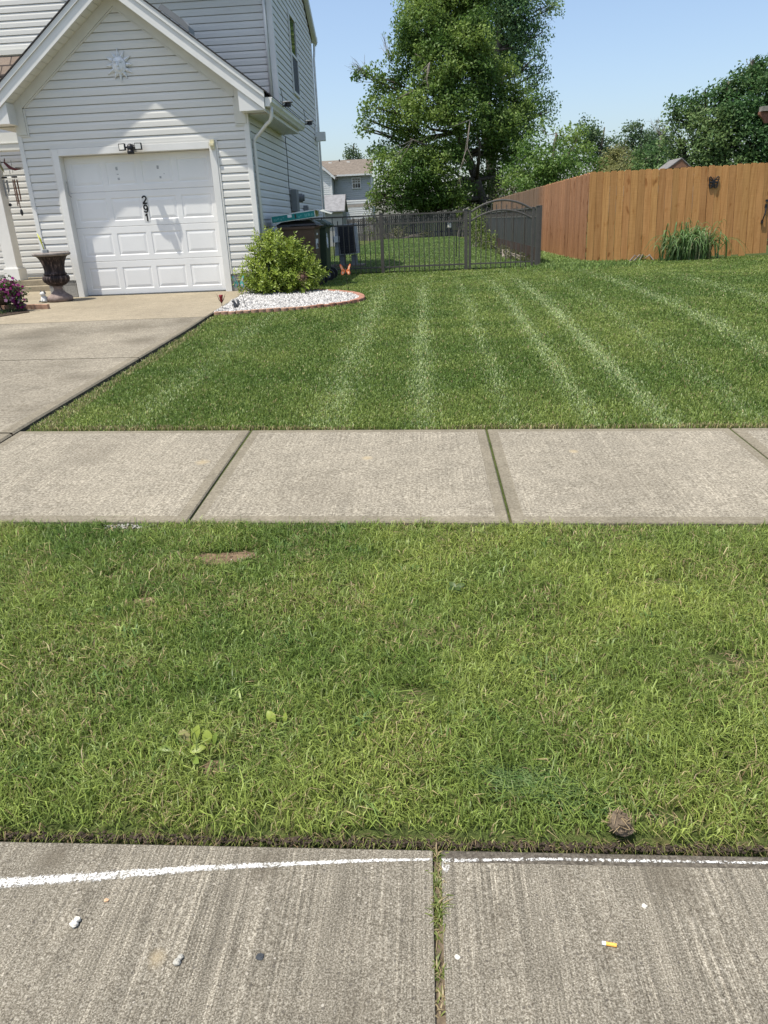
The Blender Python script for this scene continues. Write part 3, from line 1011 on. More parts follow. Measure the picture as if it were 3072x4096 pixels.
# corner boards
mb = MB()
mb.box((XL - .01, Y0 - .024, .72), (XL + .062, Y0 + .05, 3.09))
bevel(obj('corner_board', mb, M['trim'], house))
mb = MB()
mb.box((XR - .062, Y0 - .024, .72), (XR + .022, Y0 + .062, 3.09))
bevel(obj('corner_board', mb, M['trim'], house))
mb = MB()
mb.box((XR - .085, Y2 - .024, 3.2), (XR + .022, Y2 + .07, 5.75))
bevel(obj('corner_board', mb, M['trim'], house))
mb = MB()
mb.box((XR - .085, YB - .07, .72), (XR + .022, YB + .02, 5.7))
bevel(obj('corner_board', mb, M['trim'], house))

# frieze boards under the gable rakes, with the little returns at the eaves
mb = MB()
for s in (-1, 1):
    X = lambda d: XC + s * d
    # sloping board
    mb.prism([(X(0), Y0 - .036, 4.585), (X(1.68), Y0 - .036, 4.585 - .75 * 1.68), (X(1.68), Y0 - .036, 4.75 - .75 * 1.68), (X(0), Y0 - .036, 4.75)], (0, .034, 0))
    # vertical return
    mb.prism([(X(1.682), Y0 - .036, 2.955), (X(1.835), Y0 - .036, 2.955), (X(1.835), Y0 - .036, 3.374), (X(1.682), Y0 - .036, 3.489)], (0, .034, 0))
    # thin J trim round the cladding
    mb.prism([(X(0), Y0 - .026, 4.555), (X(1.652), Y0 - .026, 3.318), (X(1.652), Y0 - .026, 3.343), (X(0), Y0 - .026, 4.58)], (0, .024, 0))
    mb.box((min(X(1.652), X(1.679)), Y0 - .026, 2.925), (max(X(1.652), X(1.679)), Y0 - .002, 3.31))
    mb.box((min(X(1.682), X(1.80)), Y0 - .026, 2.925), (max(X(1.682), X(1.80)), Y0 - .002, 2.952))
obj('frieze_board', mb, M['trim_warm'], house)

# rake soffits with grooves
YF = 12.27
mb = MB()
nrm = Vector((.6, 0, .8))
for s in (-1, 1):
    nseg = 21
    for i in range(nseg):
        d0, d1 = 2.17 * i / nseg, 2.17 * (i + 1) / nseg - .006
        z = lambda d: 4.745 - .75 * d
        mb.prism([(XC + s * d0, YF + .02, z(d0)), (XC + s * d1, YF + .02, z(d1)), (XC + s * d1, YF + .02, z(d1) + .012), (XC + s * d0, YF + .02, z(d0) + .012)], (0, Y0 - YF - .06, 0))
obj('rake_soffit', mb, M['trim_warm'], house)
# dark backing behind the grooves
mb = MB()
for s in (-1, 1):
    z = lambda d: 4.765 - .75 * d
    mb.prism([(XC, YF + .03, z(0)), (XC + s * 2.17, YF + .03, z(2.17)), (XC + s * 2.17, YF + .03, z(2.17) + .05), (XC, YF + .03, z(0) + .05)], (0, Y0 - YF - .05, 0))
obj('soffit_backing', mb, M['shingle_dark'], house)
# fascia along the rakes with a stepped drip edge
for s in (-1, 1):
    mb = MB()
    z = lambda d, o: o - .75 * d
    D = 2.19
    mb.prism([(XC, YF - .002, z(0, 4.735)), (XC + s * D, YF - .002, z(D, 4.735)), (XC + s * D, YF - .002, z(D, 4.90)), (XC, YF - .002, z(0, 4.90))], (0, .022, 0))
    mb.prism([(XC, YF - .022, z(0, 4.902)), (XC + s * (D + .01), YF - .022, z(D + .01, 4.902)), (XC + s * (D + .01), YF - .022, z(D + .01, 4.985)), (XC, YF - .022, z(0, 4.985))], (0, .042, 0))
    obj('rake_board', mb, M['trim'], house)
    # boxed eave end
    mb = MB()
    a, b = XC + s * 1.80, XC + s * 2.185
    mb.prism([(a, YF + .022, 3.09), (b, YF + .022, 3.09), (a, YF + .022, 4.733 - .75 * 1.80)], (0, .27, 0))
    obj('eave_box', mb, M['trim'], house)
    mb = MB()
    for i in range(9):
        x0 = XC + s * (1.85 + .33 * i / 9)
        x1 = XC + s * (1.85 + .33 * (i + 1) / 9 - .005)
        mb.box((min(x0, x1), Y0 + .03, 3.078), (max(x0, x1), Y2 - .01, 3.092))
    obj('eave_soffit', mb, M['trim_warm'], house)
    mb = MB()
    xa = XC + s * 2.17
    mb.box((min(xa, xa + s * .02), YF + .03, 3.076), (max(xa, xa + s * .02), Y2 - .02, 3.26))
    obj('eave_fascia', mb, M['trim'], house)
    # roof slab
    mb = MB()
    zz = lambda d, o: o - .75 * d
    mb.prism([(XC, YF - .035, zz(0, 4.99)), (XC + s * 2.235, YF - .035, zz(2.235, 4.99)), (XC + s * 2.235, YF - .035, zz(2.235, 5.01)), (XC, YF - .035, zz(0, 5.01))], (0, Y2 - YF + .03, 0))
    obj('roof', mb, M['shingle_dark'], house)
    # K style gutter
    mb = MB()
    g0 = XC + s * 2.195
    gp = [(0, 3.255), (0, 3.135), (.065, 3.135), (.078, 3.165), (.105, 3.195), (.108, 3.235), (.118, 3.245), (.118, 3.255), (.098, 3.255), (.09, 3.20), (.06, 3.15), (.008, 3.15)]
    mb.prism([(g0 + s * u, YF + .03, zv) for u, zv in gp], (0, Y2 - YF + .06, 0))
    mb.prism([(g0 + s * u, YF + .026, zv) for u, zv in gp[:8]], (0, .003, 0))
    mb.prism([(g0 + s * u, Y2 + .091, zv) for u, zv in gp[:8]], (0, .003, 0))
    obj('gutter', mb, M['trim'], house)
# vent cap sitting on the roof near the ridge
mb = MB()
mb.prism([(-3.82, YF + .18, 4.497), (-3.40, YF + .18, 4.182), (-3.40, YF + .18, 4.26), (-3.47, YF + .18, 4.34), (-3.76, YF + .18, 4.555)], (0, .3, 0))
obj('roof_vent', mb, M['box_grey'], house)


def downspout(pts, name='downspout', r=.038):
    mb = MB()
    mb.tube(pts, r, 8, flat=.75)
    return obj(name, mb, M['trim'], house, smooth=True)


def arc(p0, p1, p2, n=6):
    p0, p1, p2 = map(Vector, (p0, p1, p2))
    return [p0 * (1 - t) ** 2 + p1 * 2 * t * (1 - t) + p2 * t * t for t in np.linspace(0, 1, n)]


gx = XC + 2.195 + .055
pts = [(gx, 12.47, 3.14)] + arc((gx, 12.47, 3.06), (gx, 12.47, 2.96), (gx - .09, 12.52, 2.93)) + arc((XR + .14, 12.66, 2.80), (XR + .05, 12.69, 2.77), (XR + .05, 12.69, 2.66)) + [(XR + .05, 12.69, .5)]
downspout(pts)
downspout([(-2.80, Y2 - .05, 5.8), (-2.80, Y2 - .05, 3.62)])
downspout([(XR + .05, 21.15, 5.76), (XR + .05, 21.15, 5.62)] + arc((XR + .05, 21.12, 5.55), (XR + .05, 21.05, 5.4), (XR + .05, 20.92, 5.3), 4) + [(XR + .05, 20.91, .5)])

# main roof (side gable) and an unseen cross gable to the left, shaped for its shadow on the wall
RZ = 5.83
mb = MB()
ym = (Y2 + YB) / 2
pr2 = [(-5.4, Y2 - .46, RZ - .06), (-5.4, ym, RZ + .56 * (ym - Y2)), (-5.4, YB + .38, RZ - .05), (-5.4, YB + .38, RZ + .02), (-5.4, ym, RZ + .56 * (ym - Y2) + .09), (-5.4, Y2 - .46, RZ + .02)]
mb.prism(pr2, (5.4 + XR + .10, 0, 0))
pr3 = [(-13.2, Y2 - .02, RZ + .12), (-13.2, ym, RZ + .56 * (ym - Y2)), (-13.2, YB + .38, RZ - .05), (-13.2, YB + .38, RZ + .02), (-13.2, ym, RZ + .56 * (ym - Y2) + .09), (-13.2, Y2 - .02, RZ + .2)]
mb.prism(pr3, (7.79, 0, 0))
mb.prism([(-5.42, Y2 - .30, RZ - .04), (-9.3, Y2 - .30, RZ + 2.68), (-9.3, Y2 - .30, RZ + 2.80), (-5.42, Y2 - .30, RZ + .08)], (0, 2.2, 0))
obj('roof', mb, M['shingle'], house)
mb = MB()
mb.box((-5.4, Y2 - .44, RZ - .12), (XR + .08, Y2 - .01, RZ - .085))
obj('eave_soffit', mb, M['trim_warm'], house)
# rake trim at the right gable end
mb = MB()
for (ya, yb) in ((ym, YB + .36), (ym, Y2 - .44)):
    za, zb = RZ + .56 * (ym - Y2), RZ - .06
    mb.prism([(XR + .102, ya, za - .12), (XR + .102, yb, zb - .12), (XR + .102, yb, zb + .03), (XR + .102, ya, za + .05)], (.02, 0, 0))
    mb.prism([(XR + .024, ya, za - .15), (XR + .024, yb, zb - .15), (XR + .024, yb, zb - .06), (XR + .024, ya, za - .06)], (.076, 0, 0))
obj('rake_board', mb, M['trim'], house)
mb = MB()
mb.box((XR - 3, YB + .385, RZ - .12), (XR + .12, YB + .48, RZ - .005))
obj('gutter', mb, M['trim'], house)

# upper side window
win = obj('window', MB().box((XR + .015, 17.38, 4.05), (XR + .042, 17.43, 5.53)).box((XR + .015, 18.17, 4.05), (XR + .042, 18.22, 5.53))
          .box((XR + .015, 17.43, 5.48), (XR + .042, 18.17, 5.53)).box((XR + .015, 17.43, 4.05), (XR + .042, 18.17, 4.10))
          .box((XR + .015, 17.43, 4.76), (XR + .038, 18.17, 4.81)), M['trim'], house)
obj('pane', MB().box((XR + .012, 17.43, 4.81), (XR + .022, 18.17, 5.48)), M['glass'], win)
obj('screen', MB().box((XR + .012, 17.43, 4.10), (XR + .026, 18.17, 4.76)), M['screen'], win)

# garage door
DX0, DX1, DZ0, DZ1, DY = -5.775, -3.33, .478, 2.63, Y0 + .13
gd = MB()
colw = (DX1 - DX0) / 4
rowh = (DZ1 - DZ0) / 4
for r in range(4):
    z0, z1 = DZ0 + r * rowh, DZ0 + (r + 1) * rowh
    # rounded section edges: small chamfer top and bottom
    gd.add([(DX0, DY + .006, z0 + .001), (DX1, DY + .006, z0 + .001), (DX1, DY, z0 + .008), (DX0, DY, z0 + .008)], [(0, 1, 2, 3)])
    gd.add([(DX0, DY, z1 - .006), (DX1, DY, z1 - .006), (DX1, DY + .006, z1 - .001), (DX0, DY + .006, z1 - .001)], [(0, 1, 2, 3)])
    xs_ = [DX0]
    pan = []
    for c in range(4):
        pa = DX0 + .085 + c * (DX1 - DX0 - .10) / 4
        pb = pa + (DX1 - DX0 - .10) / 4 - .085
        pan.append((pa, pb))
    zp0, zp1 = z0 + .09, z1 - .10
    Q = lambda x0, x1, a, b: gd.add([(x0, DY, a), (x1, DY, a), (x1, DY, b), (x0, DY, b)], [(0, 1, 2, 3)])
    Q(DX0, DX1, z0 + .008, zp0)
    Q(DX0, DX1, zp1, z1 - .006)
    prev = DX0
    for pa, pb in pan:
        Q(prev, pa, zp0, zp1)
        prev = pb
        rings = [(0, 0), (.010, .006), (.018, .0065), (.058, .0005)]
        def rg(i, dp):
            return [(pa + i, DY + dp, zp0 + i), (pb - i, DY + dp, zp0 + i), (pb - i, DY + dp, zp1 - i), (pa + i, DY + dp, zp1 - i)]
        for q in range(3):
            A, B = rg(*rings[q]), rg(*rings[q + 1])
            gd.add(A + B, [(k_, (k_ + 1) % 4, 4 + (k_ + 1) % 4, 4 + k_) for k_ in range(4)])
        gd.add(rg(*rings[3]), [(0, 1, 2, 3)])
    Q(prev, DX1, zp0, zp1)
door = obj('garage_door', gd, M['door'], house)
obj('weather_strip', MB().box((DX0, DY + .012, ZF), (DX1, DY + .03, DZ1)).box((DX0, DY - .004, ZF - .002), (DX1, DY + .011, DZ0 - .001)), M['door_gap'], door)
# leftovers of old stickers on the top row
resid = plain('sticker_grey', (.38, .39, .39), .7, .2, .3, 60)
for (x0, z0, w_, h_) in ((-4.945, 2.40, .035, .05), (-4.94, 2.335, .035, .012), (-4.935, 2.255, .035, .035), (-4.265, 2.39, .035, .05), (-4.24, 2.25, .032, .032), (-4.165, 2.31, .014, .012)):
    obj('sticker_residue', MB().box((x0, DY - .001, z0), (x0 + w_, DY + .0015, z0 + h_)), resid, door)


def stroke(mb, pts, w, y0, y1):
    """a flat painted stroke of width w along pts (x, z)"""
    n_ = len(pts)
    Lp, Rp = [], []
    for i, (px, pz) in enumerate(pts):
        ax, az_ = pts[max(i - 1, 0)]
        bx, bz = pts[min(i + 1, n_ - 1)]
        dx, dz = bx - ax, bz - az_
        q = math.hypot(dx, dz)
        nx, nz = -dz / q * w / 2, dx / q * w / 2
        Lp.append((px + nx, pz + nz))
        Rp.append((px - nx, pz - nz))
    for i in range(n_ - 1):
        P = [Lp[i], Lp[i + 1], Rp[i + 1], Rp[i]]
        mb.prism([(x, y0, z) for x, z in P], (0, y1 - y0, 0))


def digit_strokes(ch):
    if ch == '1':
        return [[(.004, -.05), (.004, .05)], [(-.022, .026), (-.006, .036), (.004, .046)]]
    if ch == '2':
        p = [(-.026 + .0, .026)] + [(.026 * math.cos(a), .024 + .026 * math.sin(a)) for a in np.linspace(PI * .93, -PI * .18, 12)]
        return [p + [(.004, -.012), (-.018, -.034), (-.024, -.043)], [(-.032, -.043), (.032, -.043)]]
    p = [(.025 * math.cos(a), .020 + .028 * math.sin(a)) for a in np.linspace(0, 2 * PI, 18)]
    return [p, [(.025, .022), (.025, -.016), (.018, -.036), (.002, -.044), (-.014, -.041), (-.026, -.028)]]


for ch, zc in (('2', 1.940), ('9', 1.808), ('1', 1.676)):
    obj('number_plate', MB().box((-4.545 - .045, DY - .003, zc - .065), (-4.545 + .045, DY - .0005, zc + .065)), M['plate'], door)
    mb = MB()
    for st_ in digit_strokes(ch):
        stroke(mb, [(-4.545 + u * 1.15, zc + v * 1.15) for u, v in st_], .023, DY - .0062, DY - .0032)
    obj('house_number', mb, M['digit'], door)

# casing round the door
mb = MB()
for s, xi, xo in ((-1, -5.777, -5.877), (1, -3.328, -3.222)):
    a, b = min(xi, xo), max(xi, xo)
    mb.box((a, Y0 - .03, .465), (b, Y0 + .15, 2.735))
mb.box((-5.776, Y0 - .03, 2.632), (-3.329, Y0 + .15, 2.735))
bevel(obj('door_casing', mb, M['trim'], house))
mb = MB()
mb.box((-5.905, Y0 - .022, .742), (-5.879, Y0 + .0, 2.765))
mb.box((-3.22, Y0 - .022, .742), (-3.194, Y0 + .0, 2.765))
mb.box((-5.877, Y0 - .022, 2.738), (-3.222, Y0 + .0, 2.765))
obj('casing_channel', mb, M['siding'], house)
# handle-shaped bracket on the left jamb
mb = MB()
mb.tube([(-5.765, Y0 + .07, 2.26), (-5.745, Y0 + .03, 2.25), (-5.745, Y0 + .03, 2.06), (-5.72, Y0 + .05, 2.03)], .007, 6)
obj('jamb_bracket', mb, M['steel'], house)
# cream latch block at the top right corner of the casing
mb = MB()
mb.box((-3.30, Y0 - .062, 2.62), (-3.235, Y0 - .031, 2.75)).box((-3.31, Y0 - .085, 2.665), (-3.24, Y0 - .063, 2.70))
obj('cream_sensor', mb, plain('cream_plastic', (.62, .57, .38), .5, .3), house)

# porch: floor, step, column, beam, soffit, roof
mb = MB()
mb.box((-13, 14.42, .30), (XL - .02, Y2 - .02, .675))
mb.box((-13, 14.26, .30), (XL - .02, 14.418, .57))
bevel(obj('porch_step', mb, M['drive_clean'], house), .01)
mb = MB()
mb.box((-8.13, 14.46, .80), (-7.90, 14.70, 2.95))
mb.box((-8.165, 14.425, .675), (-7.865, 14.735, .90))
mb.box((-8.15, 14.44, .90), (-7.88, 14.72, .915))
bevel(obj('porch_column', mb, M['trim'], house), .006)
mb = MB()
mb.box((-13, 14.44, 2.952), (XL - .01, 14.72, 3.24))
mb.box((-13, 14.425, 3.06), (XL - .01, 14.438, 3.075))
obj('porch_beam', mb, M['trim_warm'], house)
mb = MB()
mb.prism([(-13, 15.22, 4.24), (-13, Y2 - .03, 4.60), (-13, Y2 - .03, 4.64), (-13, 15.22, 4.28)], (6.3, 0, 0))
obj('porch_roof', mb, M['shingle'], house)
mb = MB()
mb.box((-13, Y2 - .05, 4.66), (-6.3, Y2 - .016, 4.74))
obj('roof_flashing', mb, M['trim_warm'], house)
# dark door edge at the garage corner on the porch
mb = MB()
mb.box((-7.10, Y2 - .06, .676), (-7.02, Y2 - .018, 1.95))
obj('door_edge', mb, M['black'], house)

# utility box on the side wall with its pipe
ub = thing('utility_box', (XR, 15.95, 1.7), 'tall grey electric box with round meter on the house side wall', 'meter box')
mb = MB()
mb.box((XR + .016, 15.92, 1.72), (XR + .14, 16.22, 2.13))
bevel(obj('box_case', mb, M['box_grey'], ub), .008)
mb = MB()
mb.tube([(XR + .02, 16.38, 1.98), (XR + .19, 16.38, 1.98)], .085, 14)
mb.tube([(XR + .19, 16.38, 1.98), (XR + .23, 16.38, 1.98)], .065, 14)
obj('meter', mb, M['box_grey'], ub, smooth=False)
mb = MB()
mb.tube([(XR + .07, 16.05, 1.72), (XR + .07, 16.05, .5)], .03, 10).tube([(XR + .06, 16.28, 1.9), (XR + .06, 16.28, .5)], .015, 8)
obj('conduit', mb, M['steel'], ub)
j = tag(obj('junction_box', MB().box((XR + .016, 17.55, 1.62), (XR + .10, 17.75, 1.86)).box((XR + .101, 17.58, 1.66), (XR + .108, 17.72, 1.82)), M['box_grey']), 'small grey junction box low on the side wall right of the meter', 'junction box')
mb = MB()
pts = [(XR + .03, 15.83, 3.07)] + [(XR + .022 + .004 * math.sin(i), 15.82 + .02 * math.sin(i * 1.3), 3.0 - i * .2) for i in range(8)] + [(XR + .05, 15.9, 1.5), (XR + .05, 15.9, .6)]
mb.tube(pts, .006, 6)
tag(obj('wall_cable', mb, M['black']), 'thin black cable hanging down the side wall from the eave', 'cable')

# solar lamps clipped to the gutter
for (yy_, lab) in ((13.2, 'dark round solar lamp on the gutter nearest the garage front'), (15.62, 'small dark solar lamp at the far end of the side gutter')):
    t_ = thing('gutter_lamp', (-2.2, yy_, 3.27), lab, 'solar lamp', 'solar lamps clipped to the gutter')
    obj('lamp_body', MB().lathe([(.045, 0), (.05, .01), (.05, .05), (.035, .055)], (-2.13, yy_, 3.235), 14), M['black'], t_)
    obj('lamp_cap', MB().lathe([(.05, 0), (.085, .004), (.08, .02), (.02, .028)], (-2.13, yy_, 3.291), 16), M['box_grey'], t_)
    obj('bracket', MB().box((-2.25, yy_ - .012, 3.24), (-2.18, yy_ + .012, 3.262)).tube([(-2.22, yy_, 3.25), (-2.215, yy_ + .02, 3.38), (-2.235, yy_ + .02, 3.50)], .005, 6), M['black'], t_)
# white floodlight at the rear corner
t_ = thing('corner_floodlight', (XR + .04, 20.6, 3.55), 'white floodlight box on the rear corner of the house side', 'floodlight')
obj('lamp_head', bevel_src := MB().box((XR + .03, 20.45, 3.42), (XR + .26, 20.62, 3.62)), M['trim'], t_)
obj('mount', MB().box((XR + .016, 20.40, 3.50), (XR + .05, 20.70, 3.76)), M['trim'], t_)

# security light over the garage door
t_ = thing('security_light', (-4.57, Y0 - .03, 2.70), 'black twin floodlight camera mounted above the garage door', 'security light')
mb = MB()
mb.blob((-4.555, Y0 - .11, 2.685), (.055, .075, .065), jit=0.02)
mb.lathe([(.05, 0), (.055, .03), (.045, .06)], (-4.555, Y0 - .13, 2.60), 14)
mb.tube([(-4.555, Y0 - .032, 2.70), (-4.555, Y0 - .10, 2.69)], .05, 12)
obj('camera_body', mb, M['black'], t_, smooth=True)
for s in (-1, 1):
    cx_ = -4.555 + s * .13
    mb = MB()
    mb.box((cx_ - .055, Y0 - .135, 2.655), (cx_ + .055, Y0 - .10, 2.755), rot=s * .22)
    mb.tube([(-4.555 + s * .04, Y0 - .10, 2.70), (cx_ - s * .03, Y0 - .10, 2.70)], .012, 8)
    hd = bevel(obj('lamp_head', mb, M['black'], t_), .012)
    obj('lamp_lens', MB().box((cx_ - .042, Y0 - .143, 2.668), (cx_ + .042, Y0 - .136, 2.742), rot=s * .22), M['lens'], hd)

# sun face plaque on the gable
t_ = thing('sun_plaque', (-4.565, Y0 - .02, 3.83), 'pale blue sun face plaque with pointed rays on the gable', 'plaque')
mb = MB()
sc = Vector((-4.565, Y0 - .02, 3.828))
for i in range(12):
    a = 2 * PI * i / 12 + PI / 2
    rr = .225 if i % 2 == 0 else .205
    hw = .125
    tip = (sc.x + rr * math.cos(a), sc.y - .006, sc.z + rr * math.sin(a) * 1.02)
    l = (sc.x + .115 * math.cos(a - hw * 1.75), sc.y - .008, sc.z + .125 * math.sin(a - hw * 1.75))
    r_ = (sc.x + .115 * math.cos(a + hw * 1.75), sc.y - .008, sc.z + .125 * math.sin(a + hw * 1.75))
    m_ = (sc.x + .11 * math.cos(a), sc.y - .03, sc.z + .12 * math.sin(a))
    tb = (tip[0], sc.y + .005, tip[2])
    lb = (l[0], sc.y + .005, l[2])
    rb = (r_[0], sc.y + .005, r_[2])
    mb.add([tip, l, m_, r_, tb, lb, rb], [(0, 1, 2), (0, 2, 3), (0, 4, 5, 1), (3, 6, 4, 0)])
    # curled flourish on the ray
    c0 = (sc.x + .14 * math.cos(a), sc.y - .026, sc.z + .145 * math.sin(a))
    mb.blob(c0, (.012, .008, .012), seg=8, rings=5, jit=.05)
obj('rays', mb, M['plaque'], t_)
mb = MB()
seg = 28
prof = [(1.0, .0), (1.0, .022), (.92, .034), (.88, .028), (.80, .040), (.5, .056), (.2, .062), (.001, .063)]
vs, fs = [], []
for (q, dp) in prof:
    for k_ in range(seg):
        w_ = 2 * PI * k_ / seg
        vs.append((sc.x + .108 * q * math.cos(w_), sc.y - dp, sc.z - .003 + .122 * q * math.sin(w_)))
for j_ in range(len(prof) - 1):
    for k_ in range(seg):
        k2 = (k_ + 1) % seg
        fs.append((j_ * seg + k_, j_ * seg + k2, (j_ + 1) * seg + k2, (j_ + 1) * seg + k_))
mb.add(vs, fs)
face = obj('face', mb, M['plaque'], t_, smooth=True)
mb = MB()
mb.tube([(sc.x - .002, sc.y - .055, sc.z + .045), (sc.x, sc.y - .075, sc.z - .005), (sc.x + .002, sc.y - .085, sc.z - .03)], [.008, .011, .015], 8)
mb.tube([(sc.x - .028, sc.y - .058, sc.z - .062), (sc.x, sc.y - .066, sc.z - .056), (sc.x + .028, sc.y - .058, sc.z - .062)], [.003, .008, .003], 8)
mb.tube([(sc.x - .022, sc.y - .058, sc.z - .073), (sc.x, sc.y - .066, sc.z - .078), (sc.x + .022, sc.y - .058, sc.z - .073)], [.003, .008, .003], 8)
for s in (-1, 1):
    mb.blob((sc.x + s * .043, sc.y - .054, sc.z + .022), (.019, .012, .010), seg=10, rings=6, jit=0)
    mb.tube([(sc.x + s * .018, sc.y - .062, sc.z + .04), (sc.x + s * .042, sc.y - .062, sc.z + .052), (sc.x + s * .068, sc.y - .048, sc.z + .038)], .0045, 6)
obj('features', mb, M['plaque'], face, smooth=True)
for s in (-1, 1):
    mb = MB()
    mb.tube([(sc.x + s * .025, sc.y - .0655, sc.z + .021), (sc.x + s * .043, sc.y - .0685, sc.z + .024), (sc.x + s * .061, sc.y - .062, sc.z + .019)], .0035, 6)
    obj('eye', mb, M['steel'], face)

# ------------------------------------------------------------------ things by the house
# urn
t_ = thing('garden_urn', (-5.93, 11.97, .47), 'weathered dark brown stone urn with a flared rim left of the garage door', 'urn')
UC = (-5.93, 11.97, .47)
fl1 = lambda w, z: .045 * abs(math.sin(w * 11)) if z < .42 else 0.0
fl2 = lambda w, z: .022 * math.sin(w * 22) if .47 < z < .66 else 0.0
obj('urn_foot', MB().lathe([(.20, 0), (.20, .055), (.185, .075), (.175, .08), (.11, .125), (.072, .17), (.066, .20), (.085, .235)], UC, 36), M['urn_pale'], t_, smooth=True)
obj('urn_bowl', MB().lathe([(.08, .232), (.13, .25), (.185, .30), (.20, .345), (.19, .385), (.155, .40)], UC, 88, flute=fl1), M['urn'], t_, smooth=True)
obj('urn_neck', MB().lathe([(.155, .398), (.175, .405), (.175, .425), (.16, .432), (.155, .47), (.16, .54), (.18, .61), (.215, .67), (.245, .695)], UC, 88, flute=fl2), M['urn'], t_, smooth=True)
obj('urn_rim', MB().lathe([(.24, .69), (.275, .698), (.29, .715), (.285, .735), (.265, .745), (.25, .735), (.235, .70), (.01, .69)], UC, 44), plain('urn_rim_stone', (.21, .185, .17), .85, .2, .35, 16, .4, 60), t_, smooth=True)
# solar stake light in the urn with yellow ribbon
t_ = thing('solar_stake', (-5.97, 11.9, 1.17), 'small grey solar panel stake standing in the urn', 'solar light')
obj('stake', MB().tube([(-5.97, 11.9, 1.12), (-5.97, 11.9, 1.22)], .008, 6).tube([(-5.97, 11.92, 1.22), (-5.985, 11.92, 1.36), (-6.015, 11.92, 1.37)], .006, 6), M['black'], t_)
obj('panel', bevel(obj('frame', MB().box((-6.02, 11.87, 1.19), (-5.925, 11.905, 1.262)), M['box_grey'], t_), .012) and MB().box((-6.01, 11.864, 1.20), (-5.935, 11.8695, 1.252)), M['steel'], t_)
mb = MB()
mb.tube([(-6.01, 11.94, 1.20), (-6.03, 11.94, 1.32), (-6.055, 11.94, 1.43), (-6.075, 11.94, 1.50)], [.013, .016, .02, .008], 6, flat=.3)
mb.tube([(-6.03, 11.945, 1.33), (-6.04, 11.945, 1.42), (-6.075, 11.945, 1.49)], [.01, .016, .006], 6, flat=.3)
tag(obj('yellow_ribbon', mb, M['yellow'], smooth=True), 'yellow ribbon bow standing up out of the urn', 'ribbon')

# cat figurine
t_ = thing('cat_figurine', (-6.14, 11.86, .47), 'small white and grey cat figurine at the foot of the urn', 'figurine')
c_ = (-6.14, 11.86)
mb = MB()
mb.lathe([(.055, 0), (.058, .02), (.055, .05), (.04, .085), (.03, .10)], (c_[0], c_[1], .47), 18)
mb.blob((c_[0], c_[1] - .02, .47 + .125), (.045, .042, .038), jit=.02)
mb.blob((c_[0] - .02, c_[1] - .05, .49), (.018, .025, .02), jit=.02).blob((c_[0] + .022, c_[1] - .05, .49), (.018, .025, .02), jit=.02)
obj('cat_body', mb, M['statue'], t_, smooth=True)
for s in (-1, 1):
    mb = MB()
    mb.prism([(c_[0] + s * .012, c_[1] - .02, .628), (c_[0] + s * .04, c_[1] - .02, .618), (c_[0] + s * .032, c_[1] - .02, .655)], (0, .014, 0))
    obj('ear', mb, M['statue_dark'], t_)
obj('head_marking', MB().blob((c_[0] + .025, c_[1] - .01, .608), (.024, .035, .02), jit=.03), M['statue_dark'], t_, smooth=True)
obj('tail', MB().tube([(c_[0] - .06, c_[1] + .02, .485), (c_[0] - .075, c_[1] - .02, .482), (c_[0] - .06, c_[1] - .06, .48)], [.014, .012, .008], 8), M['statue_dark'], t_, smooth=True)

# ---------- leaf meshes
def leaves(name, P, L, W, A, Nn, col, mat, parent=None, fold=.12, droop=.1):
    """P centres, L lengths, W widths, A length axes, Nn normals (numpy arrays)"""
    n_ = len(P)
    A = A / np.linalg.norm(A, axis=1, keepdims=True)
    Sd = np.cross(A, Nn)
    Sd /= np.maximum(np.linalg.norm(Sd, axis=1, keepdims=True), 1e-6)
    Nn = np.cross(Sd, A)
    V = np.zeros((n_, 4, 3), dtype=np.float32)
    V[:, 0] = P - A * (L / 2)[:, None]
    V[:, 2] = P + A * (L / 2)[:, None] - Nn * (droop * L)[:, None]
    V[:, 1] = P + Sd * (W / 2)[:, None] + Nn * (fold * W)[:, None]
    V[:, 3] = P - Sd * (W / 2)[:, None] + Nn * (fold * W)[:, None]
    b = (np.arange(n_) * 4)[:, None]
    Lp = (b + np.array([[0, 1, 2, 0, 2, 3]])).ravel()
    return np_mesh(name, V.reshape(-1, 3), Lp, np.full(2 * n_, 3), np.repeat(col[:, None, :], 4, 1).reshape(-1, 3), mat, parent, smooth=False)


def rnd_dirs(n_, up=0.0):
    v = RNG.normal(0, 1, (n_, 3))
    v[:, 2] += up
    return v / np.linalg.norm(v, axis=1, keepdims=True)


def clumps(lobes, spacing, per, cr, squash=.75, shell=.45):
    """leaf positions: lobes (centre, radii); clump centres kept off each lobe's heart; returns P, outward dirs"""
    Ps, Os = [], []
    for (c, r) in lobes:
        vol = 4.19 * r[0] * r[1] * r[2]
        m = max(4, int(vol / spacing ** 3))
        d = rnd_dirs(m)
        q = RNG.uniform(shell ** 3, 1, m) ** (1 / 3)
        q *= RNG.uniform(.80, 1.14, m)
        cc = np.array(c) + d * q[:, None] * np.array(r)
        k_ = RNG.integers(int(per * .6), int(per * 1.4) + 1, m)
        idx = np.repeat(np.arange(m), k_)
        off = np.clip(RNG.normal(0, 1, (len(idx), 3)), -1.5, 1.5) * (cr * RNG.uniform(.55, 1.25, m))[idx][:, None] * np.array([1, 1, squash])
        Ps.append(cc[idx] + off)
        Os.append(d[idx])
    return np.concatenate(Ps), np.concatenate(Os)


